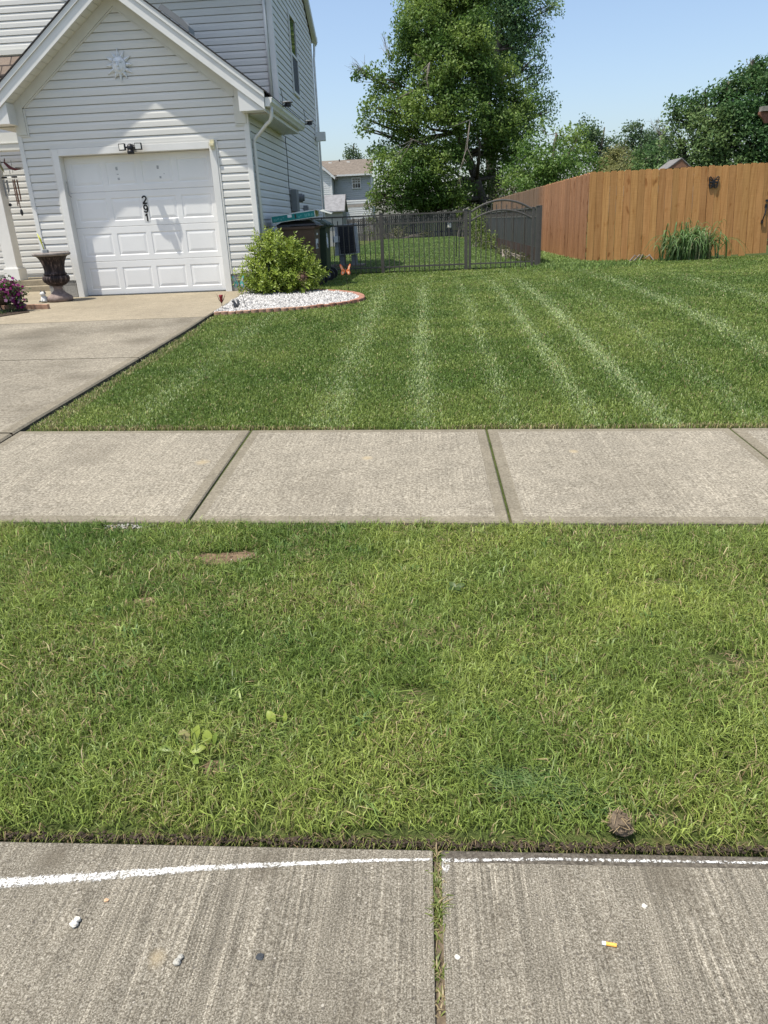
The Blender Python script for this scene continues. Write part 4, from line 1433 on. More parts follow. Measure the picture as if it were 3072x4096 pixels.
def tree(name, label, cat, base, trunk_pts, trunk_r, lobes, spacing, per, cr, leaf, cols, group=None, twigs=0, limbs=True, trunk_mat=None, aspect=.55, squash=.75, shell=.45, hang=0.0, extra_limbs=(), bright=2.0):
    t_ = thing(name, base, label, cat, group)
    mb = MB()
    pts = [Vector(p) for p in trunk_pts]
    n_ = len(pts)
    mb.tube(pts, [trunk_r * (1 - .78 * i / (n_ - 1)) for i in range(n_)], 9)
    if limbs:
        for (c, r) in lobes:
            c = Vector(c)
            i = min(range(1, n_), key=lambda q: (pts[q] - c).length + (0 if pts[q].z < c.z else 4))
            s_ = pts[i]
            m_ = s_.lerp(c, .5) + Vector((random.uniform(-.3, .3), random.uniform(-.3, .3), -.12 * (c - s_).length))
            lr = trunk_r * (1 - .78 * i / (n_ - 1))
            mb.tube([s_, s_.lerp(m_, .6), m_, c.lerp(m_, .35), c], [lr * .5, lr * .4, lr * .32, lr * .22, lr * .08], 6)
            for q in range(5):
                e_ = c + Vector([random.uniform(-.85, .85) * r[0], random.uniform(-.85, .85) * r[1], random.uniform(-.5, .9) * r[2]])
                s2 = m_.lerp(c, random.uniform(.0, .9))
                mb.tube([s2, s2.lerp(e_, .5) + Vector((0, 0, random.uniform(-.1, .2))), e_], [lr * .16, lr * .1, lr * .03], 5)
    for ep in extra_limbs:
        mb.tube(ep[0], ep[1], 6)
    obj('trunk', mb, trunk_mat or M['bark'], t_, smooth=True)
    P, O = clumps(lobes, spacing * .80, per * 1.5, cr * .92, squash, shell)
    n2 = len(P)
    print('LEAVES', name, n2)
    Nn = rnd_dirs(n2, .9) + O * .35
    A = rnd_dirs(n2, -hang) + O * .3
    Lf = RNG.uniform(leaf[0], leaf[1], n2) * .98
    # light and dark clumps come from each clump's own leaf tint
    tint = vnoise(P[:, 0] + P[:, 2] * .7, P[:, 1] * .5 + P[:, 2], .55, 77)
    tt = np.clip((tint - .25) * 1.3 + RNG.normal(0, .18, n2), 0, 1)
    col = np.minimum(lerp(cols[0], cols[1], tt) * bright * RNG.uniform(.8, 1.22, n2)[:, None], .5)
    leaves('crown', P, Lf, Lf * aspect, A, Nn, col, M['leaf'], t_)
    if twigs:
        for tw in twigs:
            mb = MB()
            for q in range(tw[2]):
                a = Vector(tw[0])
                d = (Vector(tw[1]) - a)
                L = d.length
                d = (d.normalized() + Vector([random.uniform(-.5, .5) for _ in range(3)])).normalized()
                p1 = a + d * L * .5
                p2 = a + d * L + Vector([random.uniform(-.15, .15) * L for _ in range(3)])
                mb.tube([a, p1, p2], [.03, .02, .006], 4)
                for z_ in range(3):
                    s_ = p1.lerp(p2, random.uniform(0, .8))
                    mb.tube([s_, s_ + (d + Vector([random.uniform(-.7, .7) for _ in range(3)])) * L * .28], [.012, .005], 4)
            obj('bare_branch', mb, M['twig'], t_)
    return t_


def lob(px, py, rx, ry, Y, dy=0.0, ryd=None):
    c = at(px, py, Y + dy)
    k_ = Y / F_PX
    rX, rZ = rx * k_, ry * k_ * 1.0
    return ((c.x, c.y, c.z), (rX, ryd or (rX + rZ) / 2 * .9, rZ))


# big tree beyond the grey fence
YT = 62
L1 = [(1690, 110, 105, 110, -1), (1800, 60, 105, 130, 1), (1880, 170, 95, 100, -2), (1640, 235, 80, 80, 0), (1760, 260, 110, 100, -2.5), (1500, 300, 62, 34, 0), (1560, 365, 80, 50, 1), (1500, 430, 66, 34, -1), (1470, 480, 40, 26, 0), (1600, 440, 95, 60, -1),
      (1720, 400, 110, 90, -3), (1870, 300, 110, 110, -2), (1975, 330, 95, 100, 0), (1840, 450, 120, 85, -3), (2030, 430, 100, 75, 0), (2110, 400, 58, 50, 1), (1985, 500, 100, 70, -2), (1640, 560, 90, 60, 0),
      (1510, 610, 45, 34, 0), (1560, 660, 80, 70, -2), (1650, 690, 110, 80, -3), (1760, 640, 110, 90, -3), (1540, 740, 60, 45, -1), (1490, 770, 30, 18, -2), (1690, 780, 100, 55, -2), (1860, 590, 80, 60, 2), (2010, 580, 95, 70, 0), (2080, 520, 70, 60, 1), (1800, 760, 90, 55, -3), (1960, 690, 80, 60, 2), (1545, 790, 52, 34, -2), (1630, 805, 60, 34, -2.5), (1740, 800, 70, 40, -2), (1830, 790, 60, 36, 2), (1900, 740, 60, 50, 3), (1990, 760, 60, 46, 3), (2060, 640, 70, 60, 2), (1455, 520, 30, 20, 0), (1440, 300, 26, 16, 0), (1790, -60, 110, 90, 0), (1700, -30, 80, 90, 1), (1890, -30, 90, 110, 0), (1560, 560, 30, 24, 0), (1590, 500, 60, 34, 0)]
lobes = [lob(a, b, c * .88, d * .88, YT, e) for a, b, c, d, e in L1]
b0 = at(1935, 800, YT)
b0 = Vector((b0.x, b0.y, .1))
tp = [b0, at(1925, 790, YT), at(1905, 720, YT), at(1868, 620, YT), at(1830, 530, YT), at(1800, 430, YT), at(1770, 340, YT), at(1760, 230, YT), at(1775, 90, YT), at(1790, -60, YT)]
V3 = lambda px, py, dy=0: at(px, py, YT + dy)
ex = [([V3(1868, 620, -1), V3(1820, 590, -2), V3(1720, 588, -3.2), V3(1640, 555, -4)], [.17, .13, .10, .04]),
      ([V3(1830, 530, 0), V3(1860, 480, -2), V3(1930, 430, -3.2), V3(1965, 410, -4)], [.13, .10, .06, .03]),
      ([V3(1800, 430, 0), V3(1720, 370, -2), V3(1660, 362, -3), V3(1590, 395, -3.5)], [.14, .10, .08, .03]),
      ([V3(1770, 340, 0), V3(1740, 290, -2), V3(1690, 235, -3), V3(1660, 215, -3)], [.12, .09, .06, .03]),
      ([V3(1905, 720, 0), V3(1915, 640, -2), V3(1920, 570, -3), V3(1905, 545, -3)], [.2, .14, .08, .04])]
tree('box_elder_tree', 'big green tree with dark leaning trunk behind the weathered grey fence', 'tree', b0, tp, .42, lobes, .78, 30, .42, (.15, .30), ((.040, .075, .016), (.112, .155, .036)), twigs=[(V3(1480, 300), V3(1410, 250), 7), (V3(1560, 240), V3(1530, 160), 7), (V3(1500, 330), V3(1420, 290), 4), (V3(1650, 560, -6), V3(1570, 620, -6), 4), (V3(1720, 250, -5), V3(1690, 300, -6), 4), (V3(1880, 480, -5), V3(1760, 640, -7), 3)], extra_limbs=ex, hang=.25, bright=2.05)
# taller blue green tree behind it
YT2 = 76
L2 = [(1950, 40, 110, 95, 0), (2080, 60, 90, 80, 0), (2060, 170, 90, 90, 1), (2010, 120, 90, 80, 2), (2100, 250, 60, 60, 0), (2150, 215, 45, 40, -1), (2130, 330, 50, 50, 0), (2165, 290, 40, 30, 0), (2180, 385, 42, 26, 0), (2150, 420, 50, 34, 1), (2195, 450, 30, 26, 0), (2120, 470, 50, 46, 2), (1650, 60, 60, 100, 3), (1620, 150, 45, 60, 3), (2100, -50, 110, 80, 0), (1960, -80, 120, 90, 0), (1800, 180, 120, 120, 6), (2190, 22, 30, 16, 0), (2220, 30, 16, 10, 0), (2165, 130, 26, 26, 0), (1980, 250, 90, 100, 4), (2100, 120, 60, 60, 0)]
lobes = [lob(a, b, c * .8, d * .8, YT2, e) for a, b, c, d, e in L2]
b0 = at(1985, 800, YT2)
b0 = Vector((b0.x, b0.y, .1))
V3 = lambda px, py, dy=0: at(px, py, YT2 + dy)
tree('silver_maple_tree', 'taller blue green tree standing behind the big leaning tree', 'tree', b0, [b0, V3(1960, 640), V3(1940, 480), V3(1960, 330), V3(1990, 200), V3(2000, 60), V3(2010, -100)], .5, lobes, .95, 30, .5, (.17, .32), ((.032, .062, .026), (.085, .120, .052)), twigs=[(V3(2150, 60), V3(2230, 25), 5), (V3(2130, 110), V3(2200, 100), 4)], hang=.5, squash=1.0, bright=3.4)

GT = 'trees standing behind the wooden fence'
def simple_tree(name, label, Y, base_px, L, cols, spacing, per, cr, leaf, group=GT, r=.25, **kw):
    lobes = [lob(a, b, c * .86, d * .86, Y, e) for a, b, c, d, e in L]
    b0 = at(base_px, 800, Y)
    b0 = Vector((b0.x, b0.y, 0.1))
    cx_ = sum(l[0][0] for l in lobes) / len(lobes)
    cz_ = sum(l[0][2] for l in lobes) / len(lobes)
    return tree(name, label, 'tree', b0, [b0, (b0.x * .6 + cx_ * .4, Y, cz_ * .5), (cx_, Y, cz_), (cx_ + .2, Y, cz_ + 1.5)], r, lobes, spacing, per, cr, leaf, cols, group, **kw)


simple_tree('leafy_tree', 'light green leafy tree just right of the big tree above the gate', 52, 2230,
            [(2150, 585, 55, 50, 0), (2210, 640, 90, 70, -2), (2140, 690, 80, 60, 0), (2290, 600, 70, 60, 1), (2320, 540, 42, 34, 1), (2260, 540, 60, 40, 2), (2330, 640, 60, 60, 0), (2260, 700, 90, 60, -2), (2380, 690, 40, 45, -1), (2060, 700, 60, 45, 1), (2180, 740, 90, 40, -2), (2110, 620, 60, 50, 1), (2080, 750, 70, 40, -1), (2160, 510, 30, 24, 2)],
            ((.045, .085, .018), (.12, .165, .038)), .68, 28, .38, (.13, .25))
simple_tree('dark_tree', 'dark green round tree between the light green tree and the olive one', 84, 2370,
            [(2365, 520, 46, 42, 0), (2390, 580, 50, 50, 0), (2340, 560, 50, 50, 2), (2420, 640, 50, 60, 0), (2450, 600, 46, 40, 1), (2440, 560, 25, 18, 1)],
            ((.028, .055, .022), (.075, .105, .042)), .9, 26, .5, (.2, .36))
simple_tree('olive_tree', 'olive brown round tree low behind the corner of the wooden fence', 60, 2490,
            [(2480, 630, 58, 48, 0), (2440, 670, 50, 50, 0), (2530, 655, 55, 55, -1), (2490, 690, 80, 50, -2), (2410, 700, 36, 44, 0), (2560, 690, 40, 40, 0)],
            ((.06, .072, .026), (.13, .13, .05)), .62, 28, .36, (.13, .24))
simple_tree('ash_tree', 'dark feathery tree rising above the olive one', 92, 2550,
            [(2530, 535, 46, 36, 0), (2560, 570, 60, 46, 0), (2510, 590, 40, 40, 1), (2590, 540, 30, 30, 1), (2610, 600, 50, 46, 0), (2540, 500, 22, 14, 0)],
            ((.032, .06, .025), (.08, .11, .05)), .9, 26, .5, (.2, .36), twigs=[(at(2640, 540, 92), at(2625, 470, 92), 5)])
simple_tree('slender_tree', 'pale slender tree with thin top left of the largest fence tree', 100, 2640,
            [(2630, 520, 16, 34, 0), (2640, 560, 34, 40, 0), (2660, 600, 46, 46, 0), (2605, 570, 26, 34, 1), (2690, 560, 30, 30, 0)],
            ((.06, .08, .05), (.12, .14, .085)), .9, 24, .5, (.2, .36))
simple_tree('mid_green_tree', 'mid green bushy tree behind the small roof over the fence', 50, 2620,
            [(2580, 650, 60, 60, 0), (2640, 620, 55, 50, 0), (2660, 680, 60, 50, -1), (2600, 700, 60, 45, -1), (2700, 650, 50, 50, 1), (2560, 600, 36, 30, 1)],
            ((.035, .07, .022), (.095, .135, .042)), .62, 28, .36, (.13, .24))
Y7 = 33
simple_tree('elm_tree', 'largest dark leafy tree rising at the right over the wooden fence', Y7, 2950,
            [(3000, 330, 80, 60, 0), (3080, 290, 80, 60, 1), (2935, 370, 75, 55, 0), (2880, 400, 60, 50, 0), (2830, 380, 40, 26, -.5), (2790, 430, 62, 45, 0), (2740, 400, 40, 30, .5), (2730, 480, 60, 45, 0), (2850, 480, 80, 60, -1), (2960, 460, 90, 70, -1), (3060, 410, 90, 80, -1), (2700, 545, 50, 34, 0), (2780, 550, 70, 50, -.6), (2880, 580, 90, 60, -1.2), (3000, 560, 100, 70, -1.2), (3100, 530, 90, 90, -1), (2720, 620, 60, 45, 0), (2820, 640, 80, 45, -1), (2930, 670, 90, 45, -1.4), (3040, 660, 90, 55, -1), (3120, 640, 80, 60, 0), (2760, 690, 70, 36, -.5), (3130, 380, 90, 90, 0), (2690, 430, 20, 14, 0), (2665, 690, 30, 30, 0), (3040, 255, 40, 20, 0)],
            ((.030, .066, .020), (.095, .135, .050)), .44, 30, .24, (.10, .19), r=.3, twigs=[(at(3010, 290, Y7), at(3005, 235, Y7), 6)])
simple_tree('small_tree', 'small round tree top peeking over the far house roof', 118, 1408,
            [(1400, 620, 26, 26, 0), (1420, 612, 22, 30, 0), (1392, 640, 20, 20, 0), (1438, 630, 14, 20, 0), (1410, 596, 10, 10, 0)],
            ((.035, .06, .028), (.09, .115, .05)), .95, 26, .5, (.22, .4), group=None)
# undergrowth and vines at the foot of the big tree
def bush(name, label, lobes, cols, spacing, per, cr, leaf, group=None, cat='bush', mat=None):
    c0 = lobes[0][0]
    t_ = thing(name, (c0[0], c0[1], float(gz(c0[0], c0[1]))), label, cat, group)
    mb = MB()
    for (c, r) in lobes:
        for q in range(5):
            s_ = Vector((c0[0] + random.uniform(-.3, .3), c0[1] + random.uniform(-.2, .2), float(gz(c0[0], c0[1]))))
            e_ = Vector((c[0] + random.uniform(-.6, .6) * r[0], c[1] + random.uniform(-.6, .6) * r[1], c[2] + random.uniform(-.4, .8) * r[2]))
            mb.tube([s_, s_.lerp(e_, .5) + Vector((0, 0, .1)), e_], [.02, .014, .006], 5)
    obj('stems', mb, M['twig'], t_)
    P, O = clumps(lobes, spacing, per, cr)
    n2 = len(P)
    Lf = RNG.uniform(leaf[0], leaf[1], n2)
    tt = RNG.random(n2)
    col = lerp(cols[0], cols[1], tt) * RNG.uniform(.8, 1.2, n2)[:, None]
    leaves('foliage', P, Lf, Lf * .55, rnd_dirs(n2) + O * .5, rnd_dirs(n2, .9) + O * .3, col, mat or M['leaf'], t_)
    return t_


bush('undergrowth_bush', 'dark tangled undergrowth right of the big tree trunk', [lob(2030, 780, 70, 44, 58), lob(2090, 760, 60, 50, 58.5), lob(1985, 770, 40, 50, 59), lob(2050, 730, 60, 44, 60), lob(2130, 740, 50, 40, 60)], ((.04, .05, .025), (.10, .115, .05)), .6, 26, .35, (.12, .22))
bush('hedge_bush', 'low green hedge growth showing just over the top of the grey fence', [lob(1540, 815, 60, 34, 61.5), lob(1640, 822, 64, 32, 61.5), lob(1740, 822, 64, 34, 61.5), lob(1840, 815, 56, 36, 61.5), lob(1925, 805, 52, 44, 62.5), lob(1480, 835, 24, 18, 61.5)], ((.05, .085, .022), (.15, .20, .05)), .5, 30, .3, (.13, .24))
bush('sapling', 'yellow green sapling against the grey fence left of the gate arch', [lob(1840, 825, 26, 18, 58), lob(1850, 860, 20, 20, 58)], ((.08, .14, .02), (.17, .23, .04)), .4, 24, .25, (.10, .18), cat='sapling')
bush('brush_pile', 'dry brown bushes along the foot of the grey fence', [lob(1800, 790, 70, 20, 60.5), lob(1750, 800, 40, 14, 60.5)], ((.11, .095, .06), (.19, .17, .11)), .5, 20, .3, (.10, .2))
bush('fence_vine', 'green vine climbing the near end of the grey fence by the left post', [lob(1480, 920, 10, 30, 58.5), lob(1485, 880, 8, 14, 58.6)], ((.07, .10, .025), (.13, .17, .05)), .35, 18, .2, (.1, .18), cat='vine')
bush('fence_shrub', 'low grey green shrub against the grey fence behind the middle post', [lob(1600, 930, 38, 16, 57.5), lob(1560, 940, 30, 10, 57.6), lob(1700, 940, 24, 10, 57.6)], ((.08, .085, .04), (.14, .15, .075)), .4, 20, .25, (.1, .2))
bush('gate_vine', 'leafy vine on the far end of the dark privacy fence', [((2.2, 30.5, 1.0), (.25, 1.0, .55)), ((2.25, 27, .7), (.2, 1.2, .3)), ((2.3, 33.5, 1.2), (.3, 1.2, .7))], ((.08, .12, .03), (.17, .22, .06)), .26, 24, .16, (.06, .12), cat='vine')
bush('weed_patch', 'low weeds along the foot of the dark privacy fence', [((2.38, 20.5, .46), (.18, 1.2, .10)), ((2.36, 23, .46), (.18, 1.3, .12)), ((2.38, 18.3, .48), (.12, .8, .10))], ((.07, .085, .035), (.15, .16, .07)), .16, 20, .10, (.04, .08), cat='weeds')

# ------------------------------------------------------------------ fences
def pickets_v(mb, x, y, z0, z1, w=.017, spear=False):
    mb.box((x - w / 2, y - w / 2, z0), (x + w / 2, y + w / 2, z1))
    if spear:
        mb.add([(x - .016, y, z1), (x, y - .012, z1), (x + .016, y, z1), (x, y + .012, z1), (x, y, z1 + .055)], [(0, 1, 4), (1, 2, 4), (2, 3, 4), (3, 0, 4), (3, 2, 1, 0)])


YG = 16.26
fence = thing('metal_fence', (-.86, YG, .40), 'bronze metal picket fence running from the house to the gate', 'fence')
for px in (-.862, .902):
    p = MB().box((px - .034, YG - .034, .30), (px + .034, YG + .034, 1.60)).box((px - .039, YG - .039, 1.60), (px + .039, YG + .039, 1.622))
    bevel(obj('post', p, M['bronze'], fence), .004)
for z0, z1 in ((1.555, 1.585), (1.385, 1.415), (.525, .555)):
    mb = MB()
    mb.box((-2.66, YG - .017, z0), (-.90, YG + .017, z1)).box((-.826, YG - .017, z0), (.866, YG + .017, z1))
    obj('rail', mb, M['bronze'], fence)
i = 0
for a, b in ((-2.66, -.90), (-.826, .866)):
    k_ = int((b - a) / .1055)
    for q in range(1, k_):
        x = a + (b - a) * q / k_
        mb = MB()
        pickets_v(mb, x, YG, .43, 1.46 if i % 2 else 1.556, spear=bool(i % 2))
        obj('picket', mb, M['bronze'], fence)
        i += 1
# garden wire along the lower half
mb = MB()
for zz in np.arange(.5, 1.0, .055):
    mb.tube([(-2.66, YG + .02, zz), (.866, YG + .02, zz)], .0016, 4)
for xx in np.arange(-2.66, .866, .055):
    mb.tube([(xx, YG + .021, .46), (xx, YG + .021, .99)], .0014, 4)
obj('garden_wire', mb, M['bronze'], fence)

gate = thing('metal_gate', (.98, YG, .42), 'bronze metal gate with a double arched top beside the wooden fence', 'gate')
for px in (.982, 2.285):
    p = MB().box((px - .026, YG - .026, .44), (px + .026, YG + .026, 1.585)).box((px - .03, YG - .03, 1.585), (px + .03, YG + .03, 1.60))
    bevel(obj('stile', p, M['bronze'], gate), .004)
arch = lambda x, e, r: e + r * (1 - ((x - 1.6335) / .626) ** 2)
xs_ = np.linspace(1.008, 2.259, 25)
obj('upper_arch', MB().tube([(x, YG, arch(x, 1.555, .20)) for x in xs_], .021, 6), M['bronze'], gate)
obj('lower_arch', MB().tube([(x, YG, arch(x, 1.385, .185)) for x in xs_], .018, 6), M['bronze'], gate)
obj('rail', MB().box((1.008, YG - .016, .525), (2.259, YG + .016, .552)), M['bronze'], gate)
for q in range(1, 12):
    x = 1.008 + 1.251 * q / 12
    mb = MB()
    if q % 2:
        pickets_v(mb, x, YG, .43, arch(x, 1.385, .185) + .07, spear=True)
    else:
        pickets_v(mb, x, YG, .43, arch(x, 1.555, .20) - .01)
    obj('picket', mb, M['bronze'], gate)
ep = tag(obj('fence_post', MB().box((2.345, YG - .034, .30), (2.413, YG + .034, 1.60)).box((2.34, YG - .039, 1.60), (2.418, YG + .039, 1.622)), M['bronze']), 'single dark bronze post at the right side of the arched gate', 'post')
bevel(ep, .004)

pf = thing('privacy_fence', (2.5, 17, .45), 'dark grey solid privacy fence with slatted top running back behind the gate', 'fence')
obj('panel', MB().box((2.49, 16.75, .49), (2.515, 38, 1.40)), M['dark_panel'], pf)
mb = MB()
for yy_ in np.arange(16.85, 38, .105):
    mb.box((2.493, yy_, 1.43), (2.508, yy_ + .03, 1.575))
obj('slat_band', mb, M['bronze'], pf)
for z0 in (1.40, 1.575):
    obj('rail', MB().box((2.48, 16.75, z0), (2.525, 38, z0 + .032)), M['bronze'], pf)
obj('rail', MB().box((2.47, 16.75, .46), (2.53, 38, .495)), M['bronze'], pf)
for yy_ in np.arange(16.75, 38.2, 2.36):
    obj('post', MB().box((2.465, yy_ - .03, .3), (2.535, yy_ + .03, 1.63)), M['bronze'], pf)
obj('splash_board', MB().box((2.484, 16.80, .496), (2.4895, 37.9, .78)), plain('brown_stained_board', (.06, .042, .035), .9, .1, .3, 6), pf)

# stained wooden fence
def boards(mb, a, b, zb, zt, pitch=.1495, wid=.1395, th=.018, lean=(0, 0), tone=None, dog=True, zfun=None, seedgap=.0):
    a, b = Vector(a), Vector(b)
    L = (b - a).length
    u = (b - a) / L
    nrm_ = Vector((u.y, -u.x, 0))
    n_ = int(L / pitch)
    for i in range(n_):
        s = i * pitch
        w_ = wid * random.uniform(.985, 1.03)
        ln_ = (lean[0] + (lean[1] - lean[0]) * i / max(1, n_)) + random.uniform(-.002, .002)
        z0 = zb + random.uniform(-.02, .02)
        z1 = zt + random.uniform(-.012, .012)
        if zfun:
            z0 += zfun(s)
            z1 += zfun(s)
        d = random.uniform(0, .011)
        H_ = z1 - z0
        c = .028 if dog else 0
        prof = [(0, 0), (w_, 0), (w_, H_ - c), (w_ - c, H_), (c, H_), (0, H_ - c)]
        P = []
        for (q, zz) in prof:
            p = a + u * (s + q + ln_ * zz) + nrm_ * d
            P.append((p.x, p.y, z0 + zz))
        col = tone(s, i)
        mb.prism(P, tuple(-nrm_ * th), 0, col)


def cedar_tone(s, i):
    v = random.uniform(.84, 1.10)
    base = (.485, .252, .095)
    if random.random() < .12:
        v *= .86
    return (base[0] * v, base[1] * v * random.uniform(.97, 1.03), base[2] * v)


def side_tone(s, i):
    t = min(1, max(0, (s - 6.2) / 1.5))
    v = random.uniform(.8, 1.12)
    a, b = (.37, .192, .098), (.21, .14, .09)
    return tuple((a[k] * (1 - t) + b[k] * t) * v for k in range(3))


wf = thing('wooden_fence', (3.66, 17.15, .4), 'tall orange stained wooden privacy fence with dog ear boards', 'fence')
mb = MB()
boards(mb, (3.60, 17.15, 0), (7.61, 17.15, 0), .425, 2.235, tone=cedar_tone, lean=(-.012, -.085), zfun=lambda s: .006 * s)
boards(mb, (7.66, 17.16, 0), (12.5, 17.16, 0), .50, 2.265, tone=cedar_tone, lean=(-.085, -.085))
obj('front_boards', mb, M['cedar'], wf, color=True)
mb = MB()
boards(mb, (3.597, 40, 0), (3.597, 17.155, 0), .42, 2.235, tone=lambda s, i: side_tone(22.8 - s, i), lean=(0, 0), zfun=lambda s: .0)
obj('side_boards', mb, M['cedar'], wf, color=True)
mb = MB()
for zz in (.62, 1.25, 1.95):
    mb.box((3.64, 17.195, zz), (12.5, 17.235, zz + .09), col=(.3, .17, .08))
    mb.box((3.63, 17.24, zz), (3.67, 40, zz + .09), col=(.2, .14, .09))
obj('rails', mb, M['cedar'], wf, color=True)
mb = MB()
for xx in (3.64, 6.1, 7.72, 8.9, 10.6, 12.4):
    mb.box((xx, 17.24, .2), (xx + .09, 17.33, 2.15), col=(.3, .17, .08))
for yy_ in np.arange(19.5, 40, 2.4):
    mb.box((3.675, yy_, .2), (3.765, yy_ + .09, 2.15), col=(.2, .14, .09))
obj('posts', mb, M['cedar'], wf, color=True)
# black gate latch handle at the right
t_ = obj('gate_latch', MB().tube([(7.325, 17.13, 1.41), (7.32, 17.10, 1.33), (7.305, 17.085, 1.25), (7.29, 17.10, 1.17), (7.285, 17.13, 1.10)], .013, 8).box((7.30, 17.11, 1.38), (7.345, 17.138, 1.45)).box((7.265, 17.11, 1.07), (7.305, 17.138, 1.14)).box((7.30, 17.11, 1.50), (7.42, 17.138, 1.545)), M['black'], wf)
# butterfly plaque on the fence
mb = MB()
bc = Vector((6.17, 17.122, 1.925))


def extr(pts2, th=.01):
    mb.prism([(bc.x + a, bc.y, bc.z + b) for a, b in pts2], (0, th, 0))


for s in (-1, 1):
    # upper and lower wing outlines as bars, open in the middle
    W1 = [(.015, .01), (.035, .07), (.085, .115), (.10, .10), (.10, .05), (.085, .01)]
    W2 = [(.085, .005), (.09, -.05), (.075, -.10), (.04, -.105), (.03, -.06), (.015, -.01)]
    for W in (W1, W2):
        p3 = [(bc.x + s * a, bc.y, bc.z + b) for a, b in W]
        mb.tube(p3 + [p3[0]], .0125, 6)
    mb.tube([(bc.x + s * .045, bc.y, bc.z + .05), (bc.x + s * .10, bc.y, bc.z + .06)], .009, 5)
    mb.tube([(bc.x + s * .035, bc.y, bc.z - .05), (bc.x + s * .085, bc.y, bc.z - .045)], .009, 5)
    mb.tube([(bc.x, bc.y, bc.z + .06), (bc.x + s * .025, bc.y, bc.z + .11)], .004, 5)
mb.tube([(bc.x, bc.y, bc.z + .06), (bc.x, bc.y, bc.z - .10)], .014, 6)
tag(obj('butterfly_plaque', mb, M['black']), 'black metal butterfly hung on the orange wooden fence', 'plaque')

# weathered grey fence far back
gf = thing('grey_fence', (0, 60, .1), 'weathered grey wooden fence across the far end of the back yard', 'fence')
mb = MB()


def grey_tone(s, i):
    v = random.uniform(.62, 1.2)
    return (.125 * v, .117 * v, .107 * v)


boards(mb, (-9.5, 60, 0), (6.8, 60, 0), .12, 1.92, tone=grey_tone, pitch=.16, wid=.142, zfun=lambda s: -.3 + .029 * s if s < 10 else -.01 + .03 * (s - 10))
obj('boards', mb, M['greywood'], gf, color=True)
mb = MB()
for zz in (.5, 1.5):
    mb.box((-9.5, 60.02, zz), (6.8, 60.06, zz + .09), col=(.1, .09, .08))
obj('rails', mb, M['greywood'], gf, color=True)

# shed
sh = thing('garden_shed', (-5.2, 45, .2), 'small shed with pale shingle roof beside the grey fence', 'shed')
obj('wall', MB().box((-8, 44.2, .1), (-4.52, 46.0, 2.16)).prism([(-4.52, 44.2, 2.161), (-4.52, 46.0, 2.161), (-4.52, 45.1, 2.85)], (-3.4, 0, 0)), M['shed_wall'], sh)
obj('side_wall', MB().prism([(-4.515, 44.2, .1), (-4.515, 46.0, .1), (-4.515, 46.0, 2.16), (-4.515, 45.1, 2.87), (-4.515, 44.2, 2.16)], (.02, 0, 0)), plain('shed_side', (.22, .22, .205), .7, .2), sh)
obj('roof', MB().prism([(-8.1, 44.0, 2.06), (-8.1, 45.1, 2.93), (-8.1, 45.1, 2.99), (-8.1, 44.0, 2.12)], (3.72, 0, 0)).prism([(-8.1, 46.2, 2.06), (-8.1, 45.1, 2.93), (-8.1, 45.1, 2.99), (-8.1, 46.2, 2.12)], (3.72, 0, 0)), M['shed_roof'], sh)
obj('rake_trim', MB().prism([(-4.375, 43.98, 2.0), (-4.375, 45.1, 2.90), (-4.375, 45.1, 3.0), (-4.375, 43.98, 2.12)], (.03, 0, 0)), M['shingle_dark'], sh)

# far house
fh = thing('far_house', (-7.5, 85, 0), 'distant pale two storey house with brown roof beyond the grey fence', 'house')
PFH = lambda u, z, d: (u, 85 - d * 1.5, z)
mb = MB()
siding(mb, PFH, .3, 3.60, lambda z: (-9.35, -5.42), e=.2)
siding(mb, PFH, 3.602, 6.15, lambda z: (-9.35, -5.42), e=.2)
obj('back_wall', mb, M['grey_far'], fh)
mb = MB()
PFB = lambda u, z, d: (u, 84.8 - d * 2, z)
siding(mb, PFB, .3, 3.72, lambda z: (-8.15, -5.42), e=.2)
obj('lower_wall', mb, M['white_far'], fh)
mb = MB()
PFW = lambda u, z, d: (u, 82.5 - d * 2, z)
siding(mb, PFW, .3, 8.0, lambda z: (-14, -9.42) if z < 6.0 else (-14, -9.42 - (z - 6.0) / .85), e=.2)
obj('wing_wall', mb, M['white_far'], fh)
obj('wall_core', MB().box((-14, 85.06, .2), (-5.43, 90, 6.1)).box((-14, 82.6, .2), (-9.43, 85.01, 6.0)), M['grey_far'], fh)
obj('corner_trim', MB().box((-5.46, 84.9, .2), (-5.30, 85.1, 6.1)).box((-9.52, 82.4, .2), (-9.36, 82.6, 6.0)), M['white_far'], fh)
obj('roof', MB().prism([(-14, 84.5, 6.16), (-14, 88.2, 7.85), (-14, 88.2, 7.93), (-14, 84.5, 6.26)], (8.75, 0, 0)).prism([(-9.0, 82.2, 5.80), (-12.4, 82.2, 8.70), (-12.4, 82.2, 8.82), (-9.0, 82.2, 5.92)], (0, 3.5, 0)), M['far_roof'], fh)
obj('rake_board', MB().prism([(-8.98, 82.15, 5.70), (-12.4, 82.15, 8.62), (-12.4, 82.15, 8.88), (-8.98, 82.15, 5.96)], (0, .05, 0)), M['white_far'], fh)
obj('gutter', MB().box((-9.0, 84.35, 6.10), (-5.24, 84.5, 6.27)), M['white_far'], fh)
